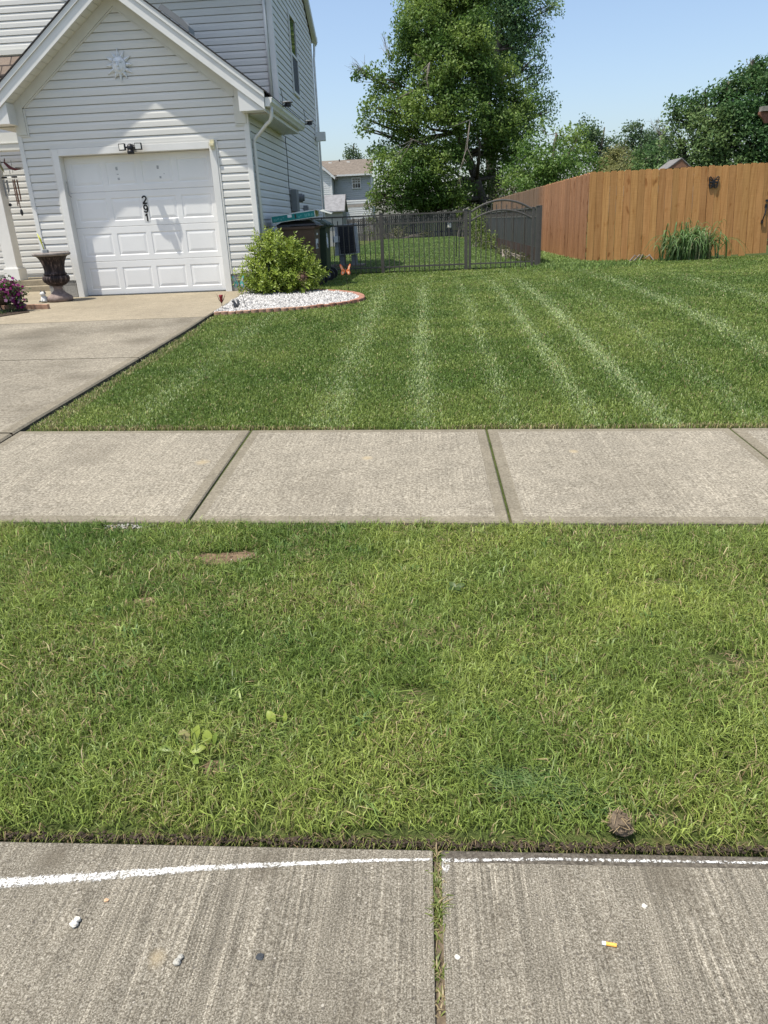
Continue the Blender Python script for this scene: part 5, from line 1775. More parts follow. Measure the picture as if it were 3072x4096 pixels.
wn_ = obj('window', MB().box((-7.50, 84.86, 4.85), (-7.41, 84.97, 5.95)).box((-6.60, 84.86, 4.85), (-6.51, 84.97, 5.95)).box((-7.41, 84.86, 5.86), (-6.60, 84.97, 5.95)).box((-7.41, 84.86, 4.85), (-6.60, 84.97, 4.94)).box((-7.41, 84.87, 5.37), (-6.60, 84.97, 5.43)).box((-7.15, 84.88, 4.94), (-7.11, 84.97, 5.86)).box((-6.90, 84.88, 4.94), (-6.86, 84.97, 5.86)).box((-7.41, 84.885, 5.62), (-6.60, 84.97, 5.66)), M['white_far'], fh)
obj('pane', MB().box((-7.42, 84.93, 4.93), (-6.59, 84.96, 5.87)), M['glass'], wn_)
for (vx, vz) in ((-10.0, 7.62), (-8.0, 7.62)):
    obj('roof_vent', MB().box((vx - .18, 87.5, 7.40), (vx + .18, 87.9, vz + .13)), M['lens'], fh)
obj('vent_pipe', MB().tube([(-9.0, 87.9, 7.6), (-9.0, 87.9, 8.0)], .06, 8), M['shingle_dark'], fh)
obj('wall_vent', MB().box((-10.95, 82.40, 6.2), (-10.6, 82.48, 6.7)), M['grey_far'], fh)
tag(obj('low_shed_roof', MB().prism([(-8.3, 80, 2.95), (-4.3, 80, 2.95), (-4.3, 80, 3.28), (-8.3, 80, 3.16)], (0, 1.5, 0)), plain('pinkish_roof', (.36, .32, .29), .8, .1, .1, 2)), 'long low pinkish grey roof in front of the distant house', 'shed roof')

# play house top, pergola end and second fence over the wooden fence
t_ = thing('playhouse', (9.3, 30, .4), 'little peaked shingle roof showing above the orange fence', 'playhouse')
obj('roof', MB().prism([(8.93, 29.4, 2.80), (9.37, 29.4, 3.10), (9.37, 29.4, 3.14), (8.88, 29.4, 2.80)], (0, 1.4, 0)).prism([(9.72, 29.4, 2.80), (9.37, 29.4, 3.10), (9.37, 29.4, 3.14), (9.77, 29.4, 2.80)], (0, 1.4, 0)), plain('grey_play_shingle', (.17, .165, .16), .9, .1, .3, 12), t_)
obj('gable', MB().prism([(8.95, 29.42, 2.80), (9.70, 29.42, 2.80), (9.37, 29.42, 3.10)], (0, .04, 0)), plain('play_gable', (.22, .12, .075), .8, .1, .2, 14), t_)
obj('post', MB().box((9.0, 29.5, .3), (9.1, 29.6, 2.8)).box((9.58, 29.5, .3), (9.68, 29.6, 2.8)), plain('play_post', (.22, .13, .08), .8, .1), t_)
t_ = thing('pergola', (12.3, 26, .4), 'reddish brown pergola beam end at the right edge above the fence', 'pergola')
pb = at(3046, 455, 26)
obj('beam', MB().prism([(pb.x - .06, 26, pb.z + .06), (pb.x + 2.5, 26, pb.z + .06), (pb.x + 2.5, 26, pb.z - .26), (pb.x + .16, 26, pb.z - .26), (pb.x + .10, 26, pb.z - .16), (pb.x - .06, 26, pb.z - .02)], (0, .12, 0)), plain('pergola_wood', (.20, .10, .065), .8, .1, .3, 9), t_)
obj('roof', MB().box((pb.x - .03, 25.9, pb.z + .065), (pb.x + 2.5, 26.15, pb.z + .20)), plain('pergola_roof', (.24, .22, .19), .8, .1, .3, 9), t_)
obj('post', MB().box((pb.x + .5, 26.0, .3), (pb.x + .65, 26.12, pb.z - .262)), plain('pergola_post', (.20, .10, .065), .8, .1, .3, 9), t_)
t_ = thing('rear_fence', (11, 24, .4), 'brown fence top rising behind the orange fence at far right', 'fence')
mb = MB()
boards(mb, (8.6, 24, 0), (14, 24, 0), .4, 2.33, tone=lambda s, i: tuple(c * random.uniform(.8, 1.1) for c in (.20, .11, .065)), zfun=lambda s: .035 * s)
obj('boards', mb, M['cedar'], t_, color=True)

# air conditioner with grid panel behind the fence
t_ = thing('condenser_unit', (-1.9, 19, .45), 'grey condenser cabinet with dark grid panel on stubby legs behind the metal fence', 'air conditioner')
mb = MB()
mb.prism([(-2.20, 19.05, .70), (-1.62, 19.05, .74), (-1.66, 19.05, 1.44), (-2.16, 19.05, 1.41)], (0, .55, 0))
obj('cabinet', mb, plain('pale_cabinet', (.36, .37, .385), .45, .4, .06), t_)
pane = obj('panel', MB().prism([(-2.045, 19.02, .745), (-1.66, 19.02, .765), (-1.70, 19.02, 1.415), (-2.095, 19.02, 1.39)], (0, .028, 0)), M['pv'], t_)
mb = MB()
for i in range(1, 7):
    t = i / 7
    mb.tube([(-2.045 + t * .385, 19.015, .745 + .02 * t), (-2.095 + t * .395, 19.015, 1.39 + .025 * t)], .0025, 4)
for i in range(1, 12):
    t = i / 12
    mb.tube([(-2.045 - .05 * t, 19.015, .745 + .645 * t), (-1.66 - .04 * t, 19.015, .765 + .65 * t)], .0025, 4)
obj('grid', mb, plain('grid_line', (.05, .055, .07), .5, .3), pane)
for xx in (-2.10, -1.80):
    obj('leg', MB().box((xx, 19.1, .44), (xx + .13, 19.5, .70)), M['box_grey'], t_)
obj('pad', MB().box((-2.5, 18.95, .38), (-1.5, 19.7, .47)), M['walk_edge'], t_)
obj('disconnect_box', MB().box((-2.22, 18.9, 1.02), (-2.06, 19.04, 1.16)), M['trim'], t_)

# lantern hanging beyond the fence
t_ = thing('lantern', (.757, 22, 1.2), 'small black lantern with white glass hanging behind the metal fence', 'lantern')
obj('glass', MB().lathe([(.035, 0), (.05, .02), (.05, .13), (.03, .15)], (.757, 22, 1.20), 12), M['lens'], t_)
obj('lantern_cap', MB().lathe([(.075, 0), (.05, .04), (.01, .07)], (.757, 22, 1.351), 12).lathe([(.05, 0), (.055, .02), (.04, .025)], (.757, 22, 1.174), 12), M['black'], t_)
obj('hook_pole', MB().tube([(.95, 22, .3), (.95, 22, 1.4), (.93, 22, 1.52), (.85, 22, 1.56), (.77, 22, 1.50), (.757, 22, 1.42)], .011, 6), M['black'], t_)

# ------------------------------------------------------------------ bins and carton
def wheelie(label, x0, x1, y0, y1, mat, lidmat, zt, stickers):
    zg = .435
    t_ = thing('trash_bin', ((x0 + x1) / 2, (y0 + y1) / 2, zg), label, 'trash bin', 'trash bins beside the house')
    mb = MB()
    ins = .055
    lo = [(x0 + ins, y0 + ins, zg + .05), (x1 - ins * .5, y0 + ins, zg + .05), (x1 - ins * .5, y1 - ins, zg + .05), (x0 + ins, y1 - ins, zg + .05)]
    hi = [(x0, y0, zt - .10), (x1, y0, zt - .10), (x1, y1, zt - .10), (x0, y1, zt - .10)]
    mb.add(lo + hi, [(3, 2, 1, 0), (4, 5, 6, 7)] + [(k_, (k_ + 1) % 4, 4 + (k_ + 1) % 4, 4 + k_) for k_ in range(4)])
    mb.box((x0 - .018, y0 - .018, zt - .15), (x1 + .018, y1 + .018, zt - .098))
    bevel(obj('bin_body', mb, mat, t_), .012)
    mb = MB()
    mb.add([(x0 - .03, y0 - .03, zt - .096), (x1 + .04, y0 - .03, zt - .096), (x1 + .04, y1 + .03, zt - .096), (x0 - .03, y1 + .03, zt - .096),
            (x0 - .02, y0 - .02, zt - .06), (x1 + .03, y0 - .02, zt - .06), (x1 + .03, y1 + .02, zt - .06), (x0 - .02, y1 + .02, zt - .06),
            (x0 + .10, y0 + .10, zt), (x1 - .08, y0 + .10, zt), (x1 - .08, y1 - .10, zt), (x0 + .10, y1 - .10, zt)],
           [(3, 2, 1, 0)] + [(k_, (k_ + 1) % 4, 4 + (k_ + 1) % 4, 4 + k_) for k_ in range(4)] + [(4 + k_, 4 + (k_ + 1) % 4, 8 + (k_ + 1) % 4, 8 + k_) for k_ in range(4)] + [(8, 9, 10, 11)])
    bevel(obj('lid', mb, lidmat, t_), .01)
    obj('handle', MB().tube([(x1 + .01, y0 + .06, zt - .12), (x1 + .07, y0 + .06, zt - .10), (x1 + .07, y1 - .06, zt - .10), (x1 + .01, y1 - .06, zt - .12)], .016, 8), mat, t_)
    for yy_ in (y0 + .03, y1 - .10):
        w_ = obj('wheel', MB().tube([(x1 - .01, yy_, zg + .11), (x1 - .01, yy_ + .07, zg + .11)], .115, 18), M['black'], t_)
        obj('hub', MB().tube([(x1 - .01, yy_ - .006, zg + .11), (x1 - .01, yy_ + .076, zg + .11)], .05, 12), M['box_grey'], w_)
    for (a, b, c, d, m_) in stickers:
        # on the face toward the lawn, following its slight batter
        xf = lambda z: x1 + .0035 - (ins * .5) * (zt - .10 - z) / (zt - .15 - zg)
        obj('sticker', MB().prism([(xf(c), a, c), (xf(c), b, c), (xf(d), b, d), (xf(d), a, d)], (.003, 0, 0)), m_, t_)
    return t_


wheelie('dark brown trash bin with black lid behind the round bush', -2.46, -1.845, 13.15, 13.85, M['brown_bin'], M['black'], 1.53,
        [(13.27, 13.55, 1.06, 1.22, M['label']), (13.38, 13.55, 1.28, 1.315, M['label'])])
wheelie('dark green trash bin with white round emblem behind the brown bin', -2.46, -1.80, 14.35, 15.05, M['green_bin'], M['green_bin'], 1.53, [])
# round emblem on the green bin
eo = bpy.data.objects['trash_bin.001'] if 'trash_bin.001' in bpy.data.objects else None
mb = MB()
ex_ = -1.80 + .002 - .011
ringp = [(ex_ + .004, 14.52 + .085 * math.cos(w_), 1.16 + .13 * math.sin(w_)) for w_ in np.linspace(0, 2 * PI, 29)]
mb.tube(ringp, .008, 5)
mb.tube([(ex_ + .004, 14.475, 1.10), (ex_ + .004, 14.52, 1.21), (ex_ + .004, 14.565, 1.10), (ex_ + .004, 14.475, 1.10)], .009, 5)
obj('emblem', mb, M['label'], eo)
# arch printed on the brown bin's label
eb = bpy.data.objects['trash_bin']
mb = MB()
mb.tube([(-1.845 + .004 - .004, 13.41 + .09 * math.cos(w_), 1.075 + .07 * math.sin(w_)) for w_ in np.linspace(0, PI, 12)], .009, 5)
obj('label_print', mb, M['brown_bin'], eb)

# teal carton lying across the lids
t_ = thing('teal_carton', (-2.18, 13.15, 1.55), 'long teal printed cardboard carton lying across the bin lids', 'carton')
ua = Vector((.748, .02, .074)).normalized()
ub_ = Vector((-.02, 1, .04)).normalized()
uc_ = ua.cross(ub_).normalized()
o_ = Vector((-2.548, 13.08, 1.492))


def cb(mb, u0, u1, v0, v1, w0, w1):
    P = [o_ + ua * u + ub_ * v + uc_ * w_ for w_ in (w0, w1) for (u, v) in ((u0, v0), (u1, v0), (u1, v1), (u0, v1))]
    mb.add(P, [(0, 3, 2, 1), (4, 5, 6, 7), (0, 1, 5, 4), (1, 2, 6, 5), (2, 3, 7, 6), (3, 0, 4, 7)])
    return mb


obj('carton_body', cb(MB(), 0, .752, 0, .62, 0, .115), M['card'], t_)
prt = obj('printed_face', cb(MB(), .012, .74, -.003, .0, .010, .105), M['teal'], t_)
mb = MB()
rr = random.Random(3)
for (u, w_, n_, hh) in ((.04, .03, 4, .05), (.10, .045, 3, .03), (.46, .03, 2, .03), (.50, .05, 2, .02), (.575, .03, 3, .055), (.63, .035, 3, .05), (.69, .03, 3, .055), (.16, .03, 2, .03), (.2, .06, 2, .02)):
    for q in range(n_):
        h2 = hh * rr.uniform(.5, 1)
        cb(mb, u + q * .014, u + q * .014 + rr.uniform(.004, .009), -.0045, -.0031, w_, w_ + h2)
obj('print', mb, M['teal_pale'], prt)
obj('label', cb(MB(), .285, .355, -.0055, -.0031, .055, .10), M['label'], prt)
obj('hand_hole', cb(MB(), .405, .43, -.0052, -.0031, .03, .095), M['black'], prt)
mb = MB()
P0 = o_ + ua * .754
flap = [P0 + uc_ * .118, P0 + ua * .13 + uc_ * .07 + ub_ * .02, P0 + ua * .26 + uc_ * .012 + ub_ * .05, P0 + ua * .25 + uc_ * .02 + ub_ * .5, P0 + ua * .12 + uc_ * .085 + ub_ * .56, P0 + uc_ * .12 + ub_ * .6]
mb.add(flap + [p - Vector((0, 0, .006)) for p in flap], [(0, 1, 4, 5), (1, 2, 3, 4), (11, 10, 7, 6), (10, 9, 8, 7), (0, 6, 7, 1), (1, 7, 8, 2), (2, 8, 9, 3), (3, 9, 10, 4), (4, 10, 11, 5), (5, 11, 6, 0)])
obj('open_flap', mb, M['card_grey'], t_)

# ------------------------------------------------------------------ gravel bed
mb = MB()
bedpts = []
th_ = np.linspace(-PI / 2, PI / 2, 26)
for w_ in th_:
    cy = 10.7 + (1.06 if math.sin(w_) < 0 else 1.5) * math.sin(w_)
    bedpts.append((-2.75 + 1.86 * math.cos(w_) ** .9 if math.cos(w_) > 0 else -2.75, cy))
ring = [(x, y, float(gz(x, y)) + .018) for x, y in bedpts] + [(-2.82, 12.3, .455), (-2.74, 9.6, .41)]
mb.add(ring, [tuple(range(len(ring)))])
tag(obj('bed_base', mb, M['soil']), kind='structure')
# the gravel itself
n_ = 7000
gx_ = RNG.uniform(-2.95, -.8, n_ * 3)
gy_ = RNG.uniform(9.55, 12.5, n_ * 3)
q = ((gx_ + 2.75) / 1.84) ** 2 + np.where(gy_ < 10.7, ((gy_ - 10.7) / 1.0) ** 2, ((gy_ - 10.7) / 1.5) ** 2)
kk = (q < 1) & (gx_ > drive_x(np.clip(gy_, 3, 12.5)) + .03)
gx_, gy_ = gx_[kk][:n_], gy_[kk][:n_]
n_ = len(gx_)
octa = np.array([(1, 0, 0), (0, 1, 0), (-1, 0, 0), (0, -1, 0), (0, 0, 1), (0, 0, -1)], dtype=float)
ofs = np.array([(0, 1, 4), (1, 2, 4), (2, 3, 4), (3, 0, 4), (1, 0, 5), (2, 1, 5), (3, 2, 5), (0, 3, 5)])
s_ = RNG.uniform(.014, .03, (n_, 1, 3))
Vv = octa[None] * s_ * (1 + RNG.uniform(-.3, .3, (n_, 6, 3)))
an = RNG.uniform(0, 2 * PI, n_)
ca, sa = np.cos(an)[:, None], np.sin(an)[:, None]
Vv[:, :, 0], Vv[:, :, 1] = Vv[:, :, 0] * ca - Vv[:, :, 1] * sa, Vv[:, :, 0] * sa + Vv[:, :, 1] * ca
tl = RNG.uniform(-.6, .6, n_)[:, None]
Vv[:, :, 1], Vv[:, :, 2] = Vv[:, :, 1] * np.cos(tl) - Vv[:, :, 2] * np.sin(tl), Vv[:, :, 1] * np.sin(tl) + Vv[:, :, 2] * np.cos(tl)
Vv += np.stack([gx_, gy_, gz(gx_, gy_) + .028 + RNG.uniform(0, .014, n_)], 1)[:, None, :]
gcol = np.clip(.42 * RNG.uniform(.5, 1.35, n_), .12, .60)[:, None] * np.array([1, .985, .955])
dk = RNG.random(n_) < .12
gcol[dk] *= .5
Lp = (np.arange(n_) * 6)[:, None, None] + ofs[None]
gr_ = np_mesh('white_gravel', Vv.reshape(-1, 3), Lp.reshape(-1), np.full(n_ * 8, 3), np.repeat(gcol[:, None, :], 6, 1).reshape(-1, 3), M['gravel'], smooth=False)
tag(gr_, 'white gravel filling the half round bed under the bush', 'gravel', kind='stuff')

# edging blocks: scalloped tan ones along the front, long terracotta ones round the back
def path_pts(P, step):
    out, acc = [], 0
    for (x0, y0), (x1, y1) in zip(P[:-1], P[1:]):
        L = math.hypot(x1 - x0, y1 - y0)
        while acc <= L:
            t = acc / L
            out.append((x0 + (x1 - x0) * t, y0 + (y1 - y0) * t, math.atan2(y1 - y0, x1 - x0)))
            acc += step
        acc -= L
    return out


front = [p for p in bedpts if p[1] <= 10.62]
fp = path_pts([(-2.70, 9.62), (-2.5, 9.60)] + [p for p in front if p[0] > -2.45], .098)
names_f = len(fp)
for i, (x, y, a) in enumerate(fp):
    zg = float(gz(x, y))
    mb = MB()
    c, s = math.cos(a), math.sin(a)
    poly = []
    for (u, v) in ((-.046, .03), (-.046, -.012), (-.034, -.03), (-.012, -.04), (.012, -.04), (.034, -.03), (.046, -.012), (.046, .03)):
        poly.append((x + u * c - v * s, y + u * s + v * c, zg - .05))
    h_ = .11 + random.uniform(-.006, .006)
    mb.prism(poly, (0, 0, h_), 0)
    o = obj('edging_block', mb, M['edging_tan'] if x < -1.5 else M['edging'])
    bevel(o, .004, 1)
    tag(o, 'small scalloped edging block in the front row of the gravel bed' if 0 < i < names_f - 1 else ('edging block at the driveway end of the front row' if i == 0 else 'last scalloped edging block at the tip of the bed'), 'edging block', 'scalloped edging blocks along the front of the gravel bed')
back = [p for p in bedpts if p[1] > 10.5]
bp = path_pts(back, .20)[:14]
for i, (x, y, a) in enumerate(bp):
    zg = float(gz(x, y))
    o = obj('curved_edging', MB().box((x - .10, y - .045, zg - .04), (x + .097, y + .045, zg + .062), rot=a, piv=(x, y)), M['edging'])
    bevel(o, .008, 1)
    tag(o, 'terracotta edging brick in the curved rim at the right and back of the gravel bed' if i else 'terracotta edging brick at the very tip of the gravel bed', 'edging brick', 'terracotta bricks round the back of the gravel bed')

# round bush
lobes = [((-2.22, 12.05, .82), (.55, .42, .40)), ((-2.55, 11.95, .72), (.36, .34, .32)), ((-1.92, 11.95, .72), (.36, .34, .30)), ((-2.25, 11.9, 1.12), (.36, .3, .26)), ((-2.48, 12.0, 1.22), (.20, .2, .20)), ((-2.10, 12.0, 1.02), (.24, .24, .20)), ((-2.80, 11.95, .68), (.2, .22, .17)), ((-1.74, 11.95, .70), (.2, .22, .18)), ((-2.3, 11.8, .66), (.5, .3, .2)), ((-2.62, 11.95, 1.02), (.18, .2, .18)), ((-2.32, 12.0, 1.26), (.12, .12, .10)), ((-2.45, 11.75, .56), (.34, .2, .12)), ((-1.98, 11.8, .58), (.3, .2, .12)), ((-2.66, 11.9, .56), (.15, .2, .10))]
t_ = thing('round_bush', (-2.25, 12.0, .45), 'rounded bright yellow green bush in the white gravel bed', 'bush')
mb = MB()
for i in range(46):
    e_ = Vector(random.choice(lobes)[0]) + Vector((random.uniform(-.3, .3), random.uniform(-.2, .2), random.uniform(-.1, .3)))
    s_ = Vector((-2.25 + random.uniform(-.14, .14), 12.0 + random.uniform(-.1, .1), .44))
    mb.tube([s_, s_.lerp(e_, .5) + Vector((0, 0, .06)), e_], [.012, .008, .003], 5)
obj('stems', mb, M['bark'], t_)
lobes = [((-2.25 + (c[0] + 2.25) * .95, c[1], .45 + (c[2] - .45) * .94), tuple(q * .95 for q in r)) for c, r in lobes]
# upright sprays: each twig carries leaf pairs
PP, AA, NN, LL = [], [], [], []
for (c, r) in lobes:
    vol = r[0] * r[1] * r[2]
    m = int(1900 * vol ** .72)
    for q in range(m):
        d = Vector(RNG.normal(0, 1, 3)).normalized()
        if d.z < -.75:
            d.z *= -.3
        rad = RNG.uniform(.55, 1.0) if RNG.random() < .93 else RNG.uniform(1.0, 1.3)
        b_ = Vector(c) + Vector((d.x * r[0] * rad, d.y * r[1] * rad, d.z * r[2] * rad))
        ax = (d + Vector((0, 0, .75)) + Vector(RNG.normal(0, .28, 3))).normalized()
        tl_ = RNG.uniform(.05, .12)
        si = ax.orthogonal().normalized()
        for lv in range(4):
            pt = b_ + ax * tl_ * lv / 3
            si = Matrix.Rotation(1.6 + RNG.uniform(-.3, .3), 3, ax) @ si
            for sg in (-1, 1):
                la = (si * sg + ax * (.5 + .25 * lv)).normalized()
                ll = RNG.uniform(.050, .082) * (1 - .1 * lv)
                PP.append(pt + la * ll * .55)
                AA.append(la)
                NN.append((ax - la * ax.dot(la)).normalized())
                LL.append(ll)
PP, AA, NN, LL = np.array(PP), np.array(AA), np.array(NN), np.array(LL)
m = len(PP)
tt = np.clip((PP[:, 2] - .5) / .9 * .5 + RNG.normal(.3, .25, m), 0, 1)
tt = np.clip(RNG.normal(.5, .28, m), 0, 1)
col = lerp((.115, .18, .022), (.34, .42, .065), tt) * RNG.uniform(.85, 1.15, m)[:, None]
leaves('foliage', PP, LL, LL * .46, AA, NN, col, M['bleaf'], t_)

# daylily clump by the wooden fence
t_ = thing('daylily_clump', (5.62, 16.72, .40), 'clump of long arching strap leaves at the foot of the wooden fence', 'plant')
mb = MB()
V_, F_, Cc = [], [], []
for i in range(480):
    a = random.uniform(0, 2 * PI)
    b0 = Vector((5.66 + random.gauss(0, .24), 16.66 + random.gauss(0, .10), .39))
    L = random.uniform(.5, 1.08)
    dirx, diry = math.cos(a), math.sin(a) * .6
    rise = random.uniform(.75, 1.2)
    reach = L * random.uniform(.2, .85)
    w_ = random.uniform(.010, .018)
    sx, sy = -math.sin(a), math.cos(a)
    shade = random.uniform(.7, 1.25)
    cA = (.125 * shade, .215 * shade, .07 * shade) if random.random() < .88 else (.23, .22, .11)
    prev = None
    for k_ in range(7):
        t = k_ / 6
        rx = reach * t
        z = L * rise * (2 * t - (1.25 + .75 * reach / L) * t * t) * .98
        ww = w_ * (1 - t ** 2.2) + .001
        p = b0 + Vector((dirx * rx, diry * rx, max(z, .01)))
        V_ += [(p.x - sx * ww, p.y - sy * ww, p.z + .004), (p.x, p.y, p.z - .003), (p.x + sx * ww, p.y + sy * ww, p.z + .004)]
        Cc += [cA] * 3
        if prev is not None:
            q = len(V_) - 6
            F_ += [(q, q + 3, q + 4, q + 1), (q + 1, q + 4, q + 5, q + 2)]
        prev = p
mb.v, mb.f, mb.mi, mb.cols = V_, F_, [0] * len(F_), Cc
obj('strap_leaves', mb, M['bleaf'], t_, smooth=True, color=True)
bush('weed_tuft', 'low green weed at the foot of the wooden fence left of the strap leaved clump', [((4.78, 16.98, .45), (.14, .06, .06))], ((.09, .17, .03), (.18, .27, .06)), .05, 14, .04, (.03, .05), cat='weed')

# ------------------------------------------------------------------ ornaments in the bed
def stake(x, y, z0, z1, mat=None, parent=None, lean=0):
    return obj('stake', MB().tube([(x, y, z0), (x + lean, y, z1)], .004, 6), mat or M['black'], parent)


def butterfly(label, x, y, zc, mA, mB, stem_to, group):
    zg = float(gz(*stem_to)) + .01
    t_ = thing('butterfly_stake', (stem_to[0], stem_to[1], zg), label, 'garden ornament', group)
    obj('stake', MB().tube([(stem_to[0], stem_to[1], zg - .02), (x, y, zc - .05)], .004, 6), M['black'], t_)
    obj('insect_body', MB().tube([(x, y, zc - .06), (x, y, zc + .01)], [.006, .009], 8), M['rust'], t_)
    for s in (-1, 1):
        P1 = [(.006, -.02), (.03, .0), (.045, .04), (.07, .075), (.085, .07), (.078, .03), (.068, .0), (.062, -.02)]
        P2 = [(.006, -.024), (.062, -.024), (.072, -.05), (.06, -.085), (.035, -.08), (.018, -.05)]
        for k_, P in enumerate((P1, P2)):
            w_ = obj('wing', MB().prism([(x + s * a, y - .03 * abs(a) / .08, zc + b) for a, b in P], (0, .006, 0)), mA, t_)
            cx_ = sum(a for a, b in P) / len(P)
            cz_ = sum(b for a, b in P) / len(P)
            obj('wing_patch', MB().prism([(x + s * (cx_ + (a - cx_) * .55), y - .03 * abs(a) / .08 - .004, zc + cz_ + (b - cz_) * .6) for a, b in P], (0, .003, 0)), mB, w_)
    return t_


butterfly('orange butterfly on a thin stake at the back of the gravel bed', -1.19, 11.6, .80, M['orange'], M['orange_pale'], (-1.17, 11.75), 'butterfly stakes in the gravel bed')
butterfly('pale butterfly with teal wing edges on a stake left of the bush', -2.60, 10.55, .755, M['teal_paint'], M['pink_paint'], (-2.40, 10.0), 'butterfly stakes in the gravel bed')
t_ = thing('tulip_stake', (-2.72, 9.95, .42), 'red glass tulip with metal leaves on a short stake at the driveway edge', 'garden ornament')
stake(-2.72, 9.95, .41, .53, M['rust'], t_)
obj('tulip_cup', MB().lathe([(.006, 0), (.016, .02), (.024, .07), (.03, .10), (.024, .10)], (-2.72, 9.95, .53), 12), M['red'], t_, smooth=True)
obj('metal_leaf', MB().tube([(-2.72, 9.95, .52), (-2.75, 9.95, .57), (-2.775, 9.95, .65)], [.004, .006, .001], 5).tube([(-2.72, 9.95, .52), (-2.69, 9.95, .57), (-2.655, 9.95, .645)], [.004, .006, .001], 5), M['rust'], t_)
t_ = thing('squirrel_figurine', (-2.56, 10.0, .44), 'tiny grey squirrel figurine on the gravel near the driveway edge', 'figurine')
mb = MB()
mb.blob((-2.555, 10.0, .485), (.026, .03, .045), jit=.03).blob((-2.57, 9.985, .54), (.022, .028, .02), jit=.03).tube([(-2.53, 10.0, .46), (-2.505, 10.0, .50), (-2.51, 10.0, .55), (-2.53, 10.0, .56)], [.016, .02, .018, .008], 8)
mb.prism([(-2.58, 9.99, .555), (-2.572, 9.99, .555), (-2.578, 9.99, .572)], (0, .008, 0)).prism([(-2.564, 9.99, .555), (-2.556, 9.99, .555), (-2.56, 9.99, .572)], (0, .008, 0)).blob((-2.585, 9.975, .49), (.01, .012, .01), jit=.02)
obj('squirrel_body', mb, M['statue_dark'], t_, smooth=True)
t_ = thing('flower_stake', (-1.83, 11.5, .45), 'rusty metal flower on a stake in front of the bush', 'garden ornament')
stake(-1.81, 11.52, .44, .70, M['rust'], t_, -.03)
mb = MB()
for i in range(14):
    a = 2 * PI * i / 14
    mb.tube([(-1.84 + .02 * math.cos(a), 11.5, .72 + .02 * math.sin(a)), (-1.84 + .06 * math.cos(a), 11.49, .72 + .06 * math.sin(a)), (-1.84 + .10 * math.cos(a), 11.5, .72 + .10 * math.sin(a))], [.008, .014, .003], 5, flat=.4)
mb.blob((-1.84, 11.485, .72), (.03, .015, .03), jit=.1)
obj('flower_head', mb, M['rust'], t_)
obj('leaf', MB().tube([(-1.82, 11.51, .56), (-1.86, 11.5, .60), (-1.885, 11.5, .64)], [.004, .016, .002], 6, flat=.3), M['rust'], t_)

# ------------------------------------------------------------------ hanging flower pot and left bed
t_ = thing('petunia_pot', (-6.12, 10.75, .62), 'hanging brown pot of magenta petunias at the left edge by the driveway', 'flower pot')
PC = (-6.14, 10.75)
obj('pot', MB().lathe([(.10, 0), (.17, .03), (.215, .10), (.235, .17), (.24, .20), (.20, .20)], (PC[0], PC[1], .635), 24), M['pot'], t_, smooth=True)
P = np.stack([PC[0] + .02 + RNG.normal(0, .13, 1500), PC[1] + RNG.normal(0, .13, 1500), .86 + RNG.normal(0, .06, 1500)], 1)
tr = np.stack([PC[0] + .26 + RNG.normal(0, .055, 700), PC[1] + RNG.normal(-.03, .06, 700), .74 + RNG.normal(0, .09, 700)], 1)
P = np.concatenate([P, tr])
m = len(P)
Lf = RNG.uniform(.03, .05, m)
leaves('foliage', P, Lf, Lf * .6, rnd_dirs(m), rnd_dirs(m, .8), lerp((.035, .07, .02), (.09, .14, .04), RNG.random(m)), M['bleaf'], t_)
fl = RNG.permutation(m)[:330]
FP = P[fl] + rnd_dirs(330, .5) * np.array([.05, .05, .03])
FP[:, 1] -= .03
fd = rnd_dirs(330, .6)
fd[:, 1] -= .8
fd /= np.linalg.norm(fd, axis=1, keepdims=True)
PQ, LQ, AQ, NQ, CQ = [], [], [], [], []
for i in range(330):
    nrm_ = Vector(fd[i])
    s_ = nrm_.orthogonal().normalized()
    base_c = np.array((.34, .015, .22)) if FP[i, 0] < PC[0] + .17 else np.array((.13, .006, .075))
    if RNG.random() < .12:
        base_c = np.array((.42, .22, .33))
    base_c = base_c * RNG.uniform(.7, 1.25)
    for k_ in range(5):
        s2 = Matrix.Rotation(2 * PI * k_ / 5, 3, nrm_) @ s_
        PQ.append(FP[i] + np.array(s2) * .014)
        LQ.append(.030)
        AQ.append(s2)
        NQ.append(nrm_)
        CQ.append(base_c)
leaves('flowers', np.array(PQ), np.array(LQ), np.array(LQ) * .95, np.array(AQ), np.array(NQ), np.array(CQ), M['petal'], t_, fold=-.05, droop=-.05)
hk = tag(obj('plant_stand', MB().tube([(-6.02, 10.62, .40), (-6.03, 10.62, .50), (-6.10, 10.66, .60), (-6.14, 10.72, .634)], .011, 8).tube([(-6.5, 10.75, .634), (-6.14, 10.75, .634), (-5.95, 10.75, .632)], .008, 6), M['black'], smooth=True), 'black bent iron stand holding the petunia pot', 'plant stand')
for o in (t_, hk):
    o.location.x -= .10
    o.location.z -= .09
